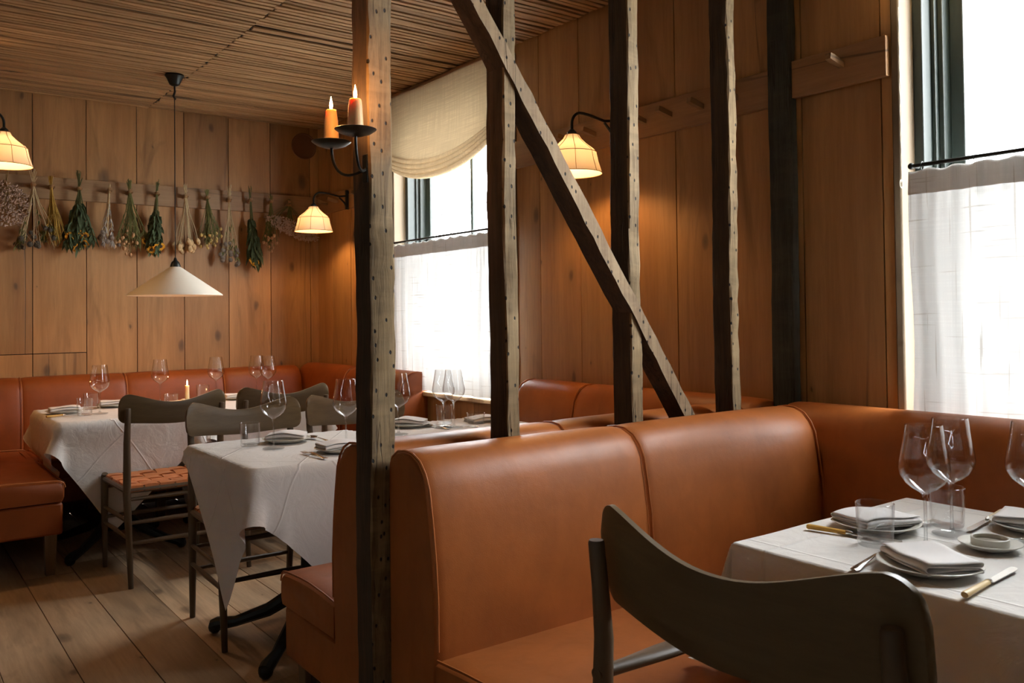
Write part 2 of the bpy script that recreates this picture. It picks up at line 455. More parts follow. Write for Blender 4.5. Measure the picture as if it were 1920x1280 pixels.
# ceiling: split lath with gaps, ragged edges, rafters dark above
b = MB(); random.seed(3)
y = YN; pitch = .0405
row = 0
while y < BACK_Y - .01:
    off = 1.482 if (row // 7) % 2 == 0 or True else 1.1
    ends = [off - 3.66, off - 2.44, off - 1.22, off, off + 1.22]
    for j in range(len(ends)):
        x0 = ends[j] + rr(-.012, .012); x1 = min((ends[j] + 1.22) - .006, WALL_X)
        if x0 > WALL_X or x0 < -3.5: continue
        if x0 < XL: x0 = XL
        nseg = 10 if y > 2.6 else 4
        b.cur = random.random()
        wd = pitch - rr(.010, .018); sag = rr(-.003, .003); dy = rr(-.003, .003); sk = rr(-.005, .005)
        rings = []
        for i in range(nseg + 1):
            xx = x0 + (x1 - x0) * i / nseg
            c = y + dy + sk * (i / nseg - .5) + rr(-.0018, .0018); hw = wd / 2 + rr(-.0022, .0022); zz = CEIL + sag + rr(-.0012, .0012)
            rings.append([(xx, c - hw, zz), (xx, c + hw, zz + rr(-.001, .001)), (xx, c + hw, zz + .008), (xx, c - hw, zz + .008)])
        b.loft(rings)
    y += pitch; row += 1
b.curm = 1; b.cur = 0; b.box(XL, WALL_X + .1, YN, BACK_Y + .1, CEIL + .022, CEIL + .06)
# frayed fibres caught between the laths
b.curm = 0
for k in range(46):
    px, py = rr(.2, 2.4), rr(3.2, 5.9); pts = []
    a = rr(0, 6.28)
    for i in range(5):
        pts.append((px, py, CEIL - .004 - abs(math.sin(i * 1.3)) * rr(.002, .014))); a += rr(-1.2, 1.2); px += math.cos(a) * .022; py += math.sin(a) * .014
    b.cur = random.random(); b.tube(pts, .0011, 4)
struct(b, 'ceiling', [LATH, BLACK], ang=30)
# blocks above

# windows: reveal, dark green sash frame, glazing bars, panes
def window(idx, y0, y1, mull):
    b = MB(); t = .03
    x0, x1 = WALL_X - .012, WALL_X + .16
    b.box(x0, x1, y1 - .0, y1 + t, SILL - .02, HEAD + .03); b.box(x0, x1, y0 - t, y0, SILL - .02, HEAD + .03)
    b.box(x0, x1, y0, y1, HEAD, HEAD + .03)
    root = b.build('window_%d' % idx, PLASTER, bevel=.006); root['kind'] = 'structure'
    b = MB(); b.box(WALL_X - .035, WALL_X + .16, y0 - .03, y1 + .03, SILL - .028, SILL); b.build('window_sill', TRIM, root, bevel=.006)
    # box frame, stepped
    b = MB(); fx = WALL_X + .15
    for yy, sgn in ((y1, -1), (y0, 1)):
        for (d0, d1, xa, xb) in ((0, .032, fx - .077, fx + .06), (.032, .045, fx - .02, fx + .06), (.045, .062, fx + .0, fx + .06)):
            a, c = sorted((yy + sgn * d0, yy + sgn * d1)); b.box(xa, xb, a, c, SILL, HEAD)
    b.box(fx - .05, fx + .06, y0, y1, HEAD - .05, HEAD); b.box(fx - .05, fx + .06, y0, y1, SILL, SILL + .05)
    b.build('window_frame', SASH, root, bevel=.003)
    b = MB(); zm = 1.62
    for (z0, z1, fxx) in ((SILL + .05, zm + .02, fx + .012), (zm - .02, HEAD - .05, fx + .045)):
        a, c = y0 + .062, y1 - .062
        b.box(fxx, fxx + .03, a, a + .045, z0, z1); b.box(fxx, fxx + .03, c - .045, c, z0, z1)
        b.box(fxx, fxx + .03, a, c, z0, z0 + .04); b.box(fxx, fxx + .03, a, c, z1 - .045, z1)
        for m_ in mull: b.box(fxx + .004, fxx + .026, m_ - .011, m_ + .011, z0, z1)
    b.build('sash', SASH, root, bevel=.003)
    b = MB(); b.box(fx + .026, fx + .029, y0 + .07, y1 - .07, SILL + .05, zm); b.box(fx + .06, fx + .063, y0 + .07, y1 - .07, zm, HEAD - .05)
    b.build('glass', PANE, root, smooth=False)
window(1, *WINDOWS[0], (4.29,))
window(2, *WINDOWS[1], ())
# base and peg rails
def rail(name, axis, const, lo, hi, z0=1.98, z1=2.118, th=.022):
    b = MB()
    if axis == 'x': b.box(lo, hi, const - th, const - .0005, z0, z1)
    else: b.box(const - th, const - .0005, lo, hi, z0, z1)
    return b
rail('x', 'x', BACK_Y, -.05, WALL_X - .022)
o = rail('x', 'x', BACK_Y, -.045, WALL_X - .0225).build('peg_rail', OAKX, bevel=.002)
tag(o, 'long oak peg rail fixed across the back wall behind the dried flowers', 'peg rail')
back_rail = o
o = rail('x', 'y', WALL_X, 4.905, BACK_Y - .001).build('peg_rail', OAKY, bevel=.002)
tag(o, 'short oak peg rail in the far corner between window and back wall', 'peg rail')
corner_rail = o
o = rail('x', 'y', WALL_X, 1.982, 3.56).build('peg_rail', OAKY, bevel=.002)
tag(o, 'oak peg rail on the window wall left of the black wall post, with the lamp', 'peg rail')
mid_rail = o
o = rail('x', 'y', WALL_X - .012, 1.512, 1.872, 1.99, 2.124).build('peg_rail', OAKY, bevel=.002)
tag(o, 'short oak peg rail piece between the black wall post and the right window', 'peg rail')
right_rail = o
def peg(parent, pos, d, L=.075):
    b = MB(); p = Vector(pos); d = Vector(d).normalized()
    up = Vector((0, 0, 1)); s_ = d.cross(up).normalized(); u_ = s_.cross(d)
    r0, r1 = .0095, .0115; rings = []
    for t, r in ((0, r0), (L * .8, r1), (L, r1 * .9)):
        c = p + d * t; rings.append([c + s_ * r * a + u_ * r * e for a, e in ((-1, -1), (1, -1), (1, 1), (-1, 1))])
    b.loft(rings); b.build('peg', OAKX, parent, smooth=False)

# ------------------------------------------------------------------ timber frame partition
def stud(x0, x1, y0, y1, z0, z1, mat, label, seed, jit=.0028, name='timber_post'):
    random.seed(seed); b = MB(); k = 48; rings = []
    ox = 0
    for i in range(k + 1):
        z = z0 + (z1 - z0) * i / k; j = lambda: rr(-jit, jit)
        cx = .0025 * math.sin(i * .31 + seed)
        xm = (x0 + x1) / 2; ym = (y0 + y1) / 2; ch = .004
        rings.append([(x0 + ch + j() + cx, y0 + j(), z), (x1 - ch + j() + cx, y0 + j(), z), (x1 + j() * .5 + cx, y0 + ch + j(), z), (x1 + j() + cx, y1 - ch, z),
                      (x1 - ch + cx, y1 + j(), z), (x0 + ch + cx, y1 + j(), z), (x0 + j() + cx, y1 - ch, z), (x0 + j() * .6 + cx, y0 + ch + j(), z)])
    b.loft(rings)
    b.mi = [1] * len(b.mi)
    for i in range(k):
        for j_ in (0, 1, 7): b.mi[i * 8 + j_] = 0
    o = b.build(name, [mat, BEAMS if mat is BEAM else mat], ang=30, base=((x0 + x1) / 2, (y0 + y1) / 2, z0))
    return tag(o, label, 'post')
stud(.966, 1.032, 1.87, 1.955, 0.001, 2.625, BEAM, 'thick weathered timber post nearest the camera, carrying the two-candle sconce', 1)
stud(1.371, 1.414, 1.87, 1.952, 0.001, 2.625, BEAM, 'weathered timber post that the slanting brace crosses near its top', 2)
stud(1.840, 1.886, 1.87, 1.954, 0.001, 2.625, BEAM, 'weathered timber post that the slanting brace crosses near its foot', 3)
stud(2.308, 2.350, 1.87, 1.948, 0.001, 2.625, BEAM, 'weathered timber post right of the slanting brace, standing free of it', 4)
stud(2.655, 2.699, 1.875, 1.968, 0.001, 2.625, BEAMD, 'almost black timber post fixed against the panelled window wall', 5, .002)
# slanting brace, let into the two posts it crosses
random.seed(11)
p0, p1 = Vector((1.285, 0, 2.053)), Vector((2.088, 0, .896)); d = (p1 - p0).normalized(); nrm = Vector((d.z, 0, -d.x))
pa, pb = p0 - d * .70, p1 + d * .85; L = (pb - pa).length
b = MB(); rings = []
for i in range(61):
    c = pa + d * L * i / 60; j = lambda: rr(-.0022, .0022); hw = .0195
    A, B_ = c - nrm * (hw + j()), c + nrm * (hw + j())
    ya, yb = 1.862 + j() * .5, 1.94
    rings.append([(A.x, ya, A.z), (B_.x, ya + j(), B_.z), (B_.x, yb, B_.z), (A.x, yb, A.z)])
b.loft(rings)
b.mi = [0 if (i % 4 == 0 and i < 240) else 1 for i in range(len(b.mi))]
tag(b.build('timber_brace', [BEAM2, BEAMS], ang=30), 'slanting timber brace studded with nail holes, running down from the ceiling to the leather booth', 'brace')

# ------------------------------------------------------------------ banquettes
PROF = [(0, .20), (0, .86), (.010, .884), (.035, .900), (.07, .905), (.105, .902), (.138, .888), (.162, .862), (.178, .825), (.190, .76), (.202, .68), (.210, .58), (.210, .47), (.205, .40), (.2, .20)]
def frame_of(origin, along, inward):
    o, a, n = Vector(origin), Vector(along), Vector(inward)
    return lambda t, u, z: o + a * t + n * u + Vector((0, 0, z))
def backrest(parent, T, L, seams, mat, dz=0, caps=(True, True), zlow=.20):
    b = MB(); ts = [0]; marks = sorted([0, L] + list(seams))
    for m0, m1 in zip(marks[:-1], marks[1:]):
        for e in (.004, .012, .03, .08): ts.append(m0 + e)
        k = max(2, int((m1 - m0) / .15))
        for i in range(1, k): ts.append(m0 + (m1 - m0) * i / k)
        for e in (.08, .03, .012, .004): ts.append(m1 - e)
        ts.append(m1)
    ts = sorted(t for t in set(ts) if 0 <= t <= L); rings = []
    for t in ts:
        dd = min(abs(t - s_) for s_ in marks)
        pull = .007 * math.exp(-dd / .010) + .004 * math.exp(-dd / .05)
        ring = []
        for (u, z) in PROF:
            uu = u - pull * (1.0 if u > .08 else .3) if u > .03 else u
            zz = z + dz - (pull if z > .84 else 0)
            if z == .20: zz = zlow
            ring.append(T(t, uu, zz))
        rings.append(ring)
    b.loft(rings)
    o = b.build('backrest', mat, parent, ang=50)
    for s_ in list(seams) + ([0.004] if caps[0] else []) + ([L - .004] if caps[1] else []):
        pts = [T(s_, u + .0 if u > .03 else u - .001, z + dz - (.004 if z > .84 else 0)) for (u, z) in PROF[1:-2]]
        p = MB(); p.tube(pts, .0032, 6); p.build('piping', PIPE, o)
    return o
def cushion(parent, T, u0, u1, L, mat, seams=(), z0=.35, z1=.46, t0=0):
    """seat slab with rounded front roll"""
    b = MB(); r = .035; prof = [(u0, z0), (u0, z1 - .012)]
    prof += [(u0 + (u1 - u0) * k / 5, z1 - .012 * (1 - math.sin(PI * k / 5)) * 1.0) for k in range(1, 5)]
    prof += [(u1 - r + r * math.sin(a), z1 - .008 - r + r * math.cos(a)) for a in (0, .4, .8, 1.2, 1.57)] + [(u1, z0 + .02), (u1 - .01, z0)]
    marks = sorted([t0, L] + list(seams)); ts = set()
    for m0, m1 in zip(marks[:-1], marks[1:]):
        for e in (0, .006, .02, .06): ts |= {m0 + e, m1 - e}
        for i in range(1, 6): ts.add(m0 + (m1 - m0) * i / 6)
    cz = (z0 + z1) / 2; rings = []
    for t in sorted(ts):
        dd = min(abs(t - s_) for s_ in marks); pull = .010 * math.exp(-dd / .012)
        rings.append([T(t, u - (pull if u > u1 - .05 else 0), z - (pull if z > cz else -pull * .3)) for u, z in prof])
    b.loft(rings)
    o = b.build('seat_cushion', mat, parent, ang=50)
    p = MB(); z = z1 - .020; p.tube([T(t0 + .003, u1 - .004, z), T(L - .003, u1 - .004, z)], .0032, 6); p.build('piping', PIPE, o)
    for s_ in (t0 + .004, L - .004):
        p = MB(); p.tube([T(s_, u, z + .001) for u, z in prof[1:-2]], .0032, 6); p.build('piping', PIPE, o)
    return o
def bench_base(parent, T, u0, u1, L, mat, legs, z0=.195, z1=.348, t0=0):
    b = MB(); vs = [T(t, u, z) for z in (z0, z1) for u in (u0, u1) for t in (t0 + .006, L - .006)]
    b.add(vs, [(0, 2, 3, 1), (4, 5, 7, 6), (0, 1, 5, 4), (2, 6, 7, 3), (0, 4, 6, 2), (1, 3, 7, 5)])
    b.build('seat_base', mat, parent, bevel=.012)
    for (t, u) in legs:
        b = MB(); rings = []
        for z, h in ((0.001, .020), (z0 + .002, .028)): rings.append([T(t + a * h, u + c * h, z) for a, c in ((-1, -1), (1, -1), (1, 1), (-1, 1))])
        b.loft(rings); b.build('leg', LEGW, parent, bevel=.003)

# near booth: back against the posts, faces the camera
T = frame_of((1.01, 1.862, 0), (1, 0, 0), (0, -1, 0))
near = thing('booth_bench', 'large tan leather booth bench in the foreground, its tall backrest against the timber posts', 'bench')
backrest(near, T, 1.487, (.69,), LEATHER, 0)
cushion(near, T, .205, .70, 1.10, LEATHER)
bench_base(near, T, .03, .68, 1.10, LEATHER, ((.06, .62), (.06, .1), (1.0, .62)))
# right window banquette of the near room
T = frame_of((WALL_X - .002, 1.866, 0), (0, -1, 0), (-1, 0, 0))
rb = thing('window_banquette', 'tan leather banquette running under the right-hand window, beyond the glasses', 'bench')
backrest(rb, T, 3.5, (1.5, 2.5), LEATHER, 0, (False, True))
cushion(rb, T, .20, .585, 3.5, LEATHER, (1.5,), t0=0.16)
bench_base(rb, T, .03, .56, 3.5, LEATHER, ((1.2, .5), (3.4, .5)), t0=.16)
# far booth: back to back with the near booth, faces the back wall
T = frame_of((1.0, 1.963, 0), (1, 0, 0), (0, 1, 0))
fb = thing('booth_bench', 'shadowed leather booth bench behind the nearest post, backing onto the foreground booth', 'bench')
backrest(fb, T, 1.497, (.66,), LEATHER, -.008)
cushion(fb, T, .20, .582, 1.36, LEATHER)
bench_base(fb, T, .03, .562, 1.36, LEATHER, ((.06, .50), (.06, .1), (1.2, .5)))
# window side banquette of the far room, up to the first window
T = frame_of((WALL_X - .002, 1.969, 0), (0, 1, 0), (-1, 0, 0))
wb = thing('window_banquette', 'leather banquette along the window wall seen between the middle timber posts', 'bench')
backrest(wb, T, 1.40, (.965,), LEATHER, .0, (False, True))
cushion(wb, T, .20, .33, 1.40, LEATHER, t0=.0)
bench_base(wb, T, .03, .31, 1.40, LEATHER, ((1.3, .25),))
# back wall banquette
T = frame_of((.0, BACK_Y - .002, 0), (1, 0, 0), (0, -1, 0))
bb = thing('banquette', 'long red-tan leather banquette along the back wall under the dried flowers', 'bench')
backrest(bb, T, 2.484, (.72, 1.31, 1.93), LEATHERR, -.028, (False, False))
cushion(bb, T, .20, .70, 2.10, LEATHERR, (.72, 1.42), t0=.75)
bench_base(bb, T, .03, .68, 2.10, LEATHERR, ((1.4, .6), (2.0, .6)), t0=.75)
# left return
T = frame_of((-.048, 4.605, 0), (0, 1, 0), (1, 0, 0))
lb = thing('corner_banquette', 'leather banquette seat end projecting into view at the left edge', 'bench')
backrest(lb, T, 1.245, (), LEATHERR, -.028, (True, False))
cushion(lb, T, .20, .795, 1.245, LEATHERR)
bench_base(lb, T, .03, .785, 1.245, LEATHERR, ((.05, .735), (.05, .12), (1.1, .735)))
# corner return under the first window
T = frame_of((WALL_X - .002, 4.49, 0), (0, 1, 0), (-1, 0, 0))
cb = thing('corner_banquette', 'leather banquette end under the far window, behind the nearest post', 'bench')
backrest(cb, T, 1.565, (.78,), LEATHERR, -.016, (True, False))
cushion(cb, T, .20, .60, .84, LEATHERR)
bench_base(cb, T, .03, .58, .84, LEATHERR, ((.06, .5),))

# ------------------------------------------------------------------ tables and draped cloths
def drape(cx, cy_, sx, sy_, rot, hx, hy, top, res=.024, steps=260, seed=0, boxes=(), off=(0, 0)):
    """linen square laid on a table top and left to fall (position based dynamics)"""
    cx, cy_ = cx * K, cy_ * K
    rng = np.random.default_rng(seed)
    nx, ny = int(sx / res) + 1, int(sy_ / res) + 1
    u, v = np.meshgrid(np.linspace(-sx / 2, sx / 2, nx), np.linspace(-sy_ / 2, sy_ / 2, ny), indexing='ij')
    c, s_ = math.cos(rot), math.sin(rot)
    P = np.stack([u * c - v * s_ + off[0], u * s_ + v * c + off[1], np.full_like(u, top + .004)], -1)
    P[..., 2] += rng.normal(0, .0015, P.shape[:2]) 
    V = np.zeros_like(P); dx, dyy = sx / (nx - 1), sy_ / (ny - 1)
    cons = []
    def add(di, dj, rest, stiff):
        i0 = slice(None, nx - di) if di >= 0 else slice(-di, None); i1 = slice(di, None) if di >= 0 else slice(None, nx + di)
        cons.append((di, dj, rest, stiff))
    add(1, 0, dx, 1); add(0, 1, dyy, 1); add(1, 1, math.hypot(dx, dyy), .35); add(1, -1, math.hypot(dx, dyy), .35)
    add(2, 0, 2 * dx, .12); add(0, 2, 2 * dyy, .12); add(4, 0, 4 * dx, .06); add(0, 4, 4 * dyy, .06)
    def project(Q):
        for di, dj, rest, st in cons:
            for ph in (0, 1):
                A = Q[: nx - di] if di else Q
                B = Q[di:]
                if dj > 0: A, B = A[:, : ny - dj], B[:, dj:]
                elif dj < 0: A, B = A[:, -dj:], B[:, : ny + dj]
                m = di if di else abs(dj)
                ax = 0 if di else 1
                idx = np.arange(A.shape[ax]); sel = ((idx // m) % 2) == ph
                A_ = A[sel] if ax == 0 else A[:, sel]; B_ = B[sel] if ax == 0 else B[:, sel]
                D = B_ - A_; L = np.sqrt((D * D).sum(-1, keepdims=True)) + 1e-9
                K = np.where(L > rest, st, st * .35) * .5 * (L - rest) / L * D
                if ax == 0: A[sel] += K; B[sel] -= K
                else: A[:, sel] += K; B[:, sel] -= K
    r = .006
    for it in range(steps):
        V[..., 2] -= 9.8 * .02; V *= .97
        Q = P + V * .02
        for k in range(12):
            project(Q)
            # table box
            px = hx + r - np.abs(Q[..., 0]); py = hy + r - np.abs(Q[..., 1]); pz = top + .003 - Q[..., 2]
            ins = (px > 0) & (py > 0) & (pz > 0) & (Q[..., 2] > top - .2)
            # corner roundness
            mz = ins & (pz <= np.minimum(px, py) + .004); 
            Q[..., 2] = np.where(mz, top + .003, Q[..., 2])
            ms = ins & ~mz
            mx_ = ms & (px <= py); my_ = ms & ~mx_
            Q[..., 0] = np.where(mx_, np.sign(Q[..., 0]) * (hx + r), Q[..., 0])
            Q[..., 1] = np.where(my_, np.sign(Q[..., 1]) * (hy + r), Q[..., 1])
            for (bx0, bx1, by0, by1, bz) in boxes:
                a = (Q[..., 0] + cx > bx0) & (Q[..., 0] + cx < bx1) & (Q[..., 1] + cy_ > by0) & (Q[..., 1] + cy_ < by1) & (Q[..., 2] < bz)
                ex = np.stack([Q[..., 0] + cx - bx0, bx1 - Q[..., 0] - cx, Q[..., 1] + cy_ - by0, by1 - Q[..., 1] - cy_, bz - Q[..., 2]], 0)
                wch = ex.argmin(0)
                Q[..., 0] = np.where(a & (wch == 0), bx0 - cx, np.where(a & (wch == 1), bx1 - cx, Q[..., 0]))
                Q[..., 1] = np.where(a & (wch == 2), by0 - cy_, np.where(a & (wch == 3), by1 - cy_, Q[..., 1]))
                Q[..., 2] = np.where(a & (wch == 4), bz, Q[..., 2])
            Q[..., 2] = np.maximum(Q[..., 2], .01)
        V = (Q - P) / .02
        on = (np.abs(Q[..., 2] - top - .003) < .002) & (np.abs(Q[..., 0]) < hx + r) & (np.abs(Q[..., 1]) < hy + r)
        V[on, :2] *= .0; Q[on, :2] = P[on, :2] * .9 + Q[on, :2] * .1
        P = Q
    P[..., 0] += cx; P[..., 1] += cy_
    b = MB(); b.cuv = np.stack([u / sx + .5, v / sy_ + .5, u * 0], -1).reshape(-1)
    b.add([tuple(p) for p in P.reshape(-1, 3)], [(i * ny + j, (i + 1) * ny + j, (i + 1) * ny + j + 1, i * ny + j + 1) for i in range(nx - 1) for j in range(ny - 1)])
    return b

def pedestal_table(cx, cy_, hx, hy, label, feet=True):
    cx, cy_ = cx * K, cy_ * K
    t = thing('dining_table', label, 'table', (cx, cy_, 0))
    b = MB(); b.box(-hx + .022, hx - .022, -hy + .022, hy - .022, TOP - .035, TOP - .013); b.build('table_top', LEGW, t, bevel=.003)
    b = MB(); b.tube([(0, 0, .10), (0, 0, .2), (0, 0, .45), (0, 0, TOP - .03)], [.035, .028, .024, .03], 14); b.tube([(0, 0, .09), (0, 0, .14)], [.055, .045], 14)
    b.build('pedestal', IRON, t)
    for k in range(4):
        a = PI / 4 + k * PI / 2; L = min(hx, hy) * 1.05; ca, sa = math.cos(a), math.sin(a)
        b = MB(); b.tube([(ca * s_, sa * s_, z) for s_, z in ((.02, .16), (.08, .15), (.16, .10), (L * .8, .05), (L, .038), (L + .02, .03))], [.03, .03, .026, .02, .026, .024], 10)
        b.ball((ca * (L + .012), sa * (L + .012), .026), .026, 10, 6)
        b.build('claw_foot', IRON, t)
    return t
RES = .022
# far row by the back wall
pedestal_table(1.033, 4.90, .350, .39, 'clothed dining table at the left end of the back banquette')
pedestal_table(1.735, 4.90, .350, .39, 'clothed dining table under the pendant end of the back banquette, right half')
# middle row in front of the far booth
pedestal_table(1.303, 3.04, .350, .362, 'clothed dining table next to the nearest post, long cloth corner hanging down')
pedestal_table(2.005, 3.04, .350, .362, 'clothed dining table beside the far window, seen between two posts')
pedestal_table(1.792, .80, .348, .385, 'clothed dining table in the right foreground')
def clothobj(mb, label, n):
    o = mb.build('tablecloth', TCLOTH, ang=80)
    at = o.data.attributes.new('cuv', 'FLOAT_VECTOR', 'POINT'); at.data.foreach_set('vector', mb.cuv)
    return tag(o, label, 'tablecloth', None)
SB = [(1.03, 1.49, 3.15, 3.66, .475), (1.54, 2.0, 3.14, 3.65, .475)]
HB = [(0, 0.752, 4.58, 6.1, .47), (0, 2.2, 5.36, 6.1, .47)]
clothobj(drape(1.033, 4.90, 1.22, 1.22, math.radians(38), .353, .393, TOP, RES, 230, 1, HB), 'white tablecloth on the left table by the back banquette, hanging in a point', 1)
clothobj(drape(1.735, 4.90, 1.22, 1.22, math.radians(52), .353, .393, TOP + .002, RES, 230, 2, HB), 'white tablecloth on the right table by the back banquette, behind the chairs', 2)
clothobj(drape(1.303, 3.04, 1.13, 1.17, math.radians(-35), .353, .365, TOP, .018, 250, 3, [(.98, 2.5, 1.9, 2.56, .47)] + SB, (.035, -.02)), 'white tablecloth with a long corner hanging nearly to the floor beside the nearest post', 3)
clothobj(drape(2.005, 3.04, 1.20, 1.22, math.radians(42), .353, .365, TOP + .002, RES, 230, 4, [(.98, 2.5, 1.9, 2.56, .47), (2.36, 2.7, 1.9, 3.4, .47)] + SB), 'white tablecloth on the table beside the far window', 4)
def pressed_cloth(cx, cy_, S, hx, hy, n=150):
    """freshly laid square cloth: crisp over the table edge, each corner falling in a soft ear"""
    cx, cy_ = cx * K, cy_ * K; b = MB(); vs = []; uv = []; t = TOP + .003
    lin = lambda h: sorted(set([round(-S / 2 + S * i / n, 5) for i in range(n + 1)] + [-h, h, -h - .003, h + .003, -h + .004, h - .004]))
    A, B_ = lin(hx), lin(hy)
    for a in A:
        for c in B_:
            da, db = max(0, abs(a) - hx), max(0, abs(c) - hy); sa, sb = (1 if a > 0 else -1), (1 if c > 0 else -1)
            r = math.hypot(da, db)
            if r == 0: x, y, z = a, c, t + .0006 * math.sin(a * 23 + c * 9) * math.sin(c * 17 - a * 5)
            else:
                ph = math.atan2(db, da); ear = math.sin(2 * ph) ** 2
                wv = (.010 * math.sin((c if da > db else a) * 16 + sa * 1.3) + .006 * math.sin((c if da > db else a) * 37 + 2)) * min(1, r / .22) * (1 - ear)
                out = .006 * min(1, r / .006) + .085 * r + .20 * r * ear + wv
                x = sa * (min(abs(a), hx) + out * math.cos(ph)); y = sb * (min(abs(c), hy) + out * math.sin(ph)); z = t - r * math.sqrt(max(.2, 1 - (.085 + .20 * ear) ** 2))
            if y + cy_ > 1.125: z = max(z, .470 + .02 * max(0, min(1, (t - z - .2) / .3)) * (.5 + .5 * math.sin(x * 40)))
            vs.append((x + cx, y + cy_, max(.01, z))); uv.append((a / S + .5, c / S + .5, 0))
    m = len(B_); b.add(vs, [(i * m + j, (i + 1) * m + j, (i + 1) * m + j + 1, i * m + j + 1) for i in range(len(A) - 1) for j in range(m - 1)])
    b.cuv = np.array(uv, dtype=float).reshape(-1); return b
clothobj(pressed_cloth(1.792, .80, 1.22, .352, .388), 'white tablecloth over the table in the right foreground', 5)

# ------------------------------------------------------------------ chairs
def crest_mesh(hw, zb, zt, zc, zcb, curve, th=.021, raise_=1):
    b = MB(); n = 40; front = []; back = []
    ze = zt
    for i in range(n + 1):
        s_ = -1 + 2 * i / n; s2 = math.sin(s_ * PI / 2); x = hw * s2; a = abs(x) / hw
        sm = a * a * (3 - 2 * a)
        top = zc + (ze - zc) * min(1, (sm ** 1.15) * 1.08); bot = zcb + (zb - zcb) * sm
        r = .045; q = max(0, (abs(x) - (hw - r)) / r); top -= .05 * (1 - math.sqrt(max(0, 1 - q * q)))
        r = .030; q = max(0, (abs(x) - (hw - r)) / r); bot += .030 * (1 - math.sqrt(max(0, 1 - q * q)))
        y = curve * a * a
        m = 7; col = []
        for j in range(m + 1):
            f = j / m; col.append((x, y, bot + (top - bot) * f, f))
        front.append(col)
    rings = []
    for col in front:
        ring = []
        for (x, y, z, f) in col:
            e = th / 2 * (1 if 0 < f < 1 else .55); ring.append((x, y - e + (z - zc) * -.12, z))
        for (x, y, z, f) in reversed(col):
            e = th / 2 * (1 if 0 < f < 1 else .55); ring.append((x, y + e + (z - zc) * -.12, z))
        rings.append(ring)
    b.loft(rings); return b
def woven_seat(hw, d0, d1, z, hw2, parent):
    """leather straps woven over and under"""
    b = MB(); nx, ny = 6, 6; th = .0022
    def X(u, v): return (-1 + 2 * u) * (hw + (hw2 - hw) * v)
    def Yv(v): return d0 + (d1 - d0) * v
    wx, wy = 1 / nx, 1 / ny
    for i in range(nx):   # straps running front to back
        rings = []; b.cur = random.random()
        for k in range(ny * 4 + 1):
            v = k / (ny * 4); cell = v * ny; j = min(ny - 1, int(cell)); sgn = 1 if (i + j) % 2 == 0 else -1
            ph = cell - j; h = sgn * .0035 * min(1, 4 * min(ph, 1 - ph)); dip = -.012 * math.sin(PI * v) * math.sin(PI * (i + .5) / nx)
            u0, u1 = (i + .06) * wx, (i + .94) * wx; zz = z + h + dip
            rings.append([(X(u0, v), Yv(v), zz - th), (X(u1, v), Yv(v), zz - th), (X(u1, v), Yv(v), zz + th), (X(u0, v), Yv(v), zz + th)])
        rings.insert(0, [(x, y - .012, zz_ - .02) for x, y, zz_ in rings[0]]); rings.append([(x, y + .012, zz_ - .02) for x, y, zz_ in rings[-1]])
        b.loft(rings)
    for j in range(ny):
        rings = []
        for k in range(nx * 4 + 1):
            u = k / (nx * 4); cell = u * nx; i = min(nx - 1, int(cell)); sgn = -1 if (i + j) % 2 == 0 else 1
            ph = cell - i; h = sgn * .0035 * min(1, 4 * min(ph, 1 - ph)); v0, v1 = (j + .06) * wy, (j + .94) * wy
            dip = -.012 * math.sin(PI * (j + .5) / ny) * math.sin(PI * u); zz = z + h + dip
            rings.append([(X(u, v0), Yv(v0), zz - th), (X(u, v1), Yv(v1), zz - th), (X(u, v1), Yv(v1), zz + th), (X(u, v0), Yv(v0), zz + th)])
        rings.insert(0, [(x - .010, y, zz_ - .02) for x, y, zz_ in rings[0]]); rings.append([(x + .010, y, zz_ - .02) for x, y, zz_ in rings[-1]])
        b.loft(rings)
    return b.build('woven_seat', STRAP, parent, ang=40)
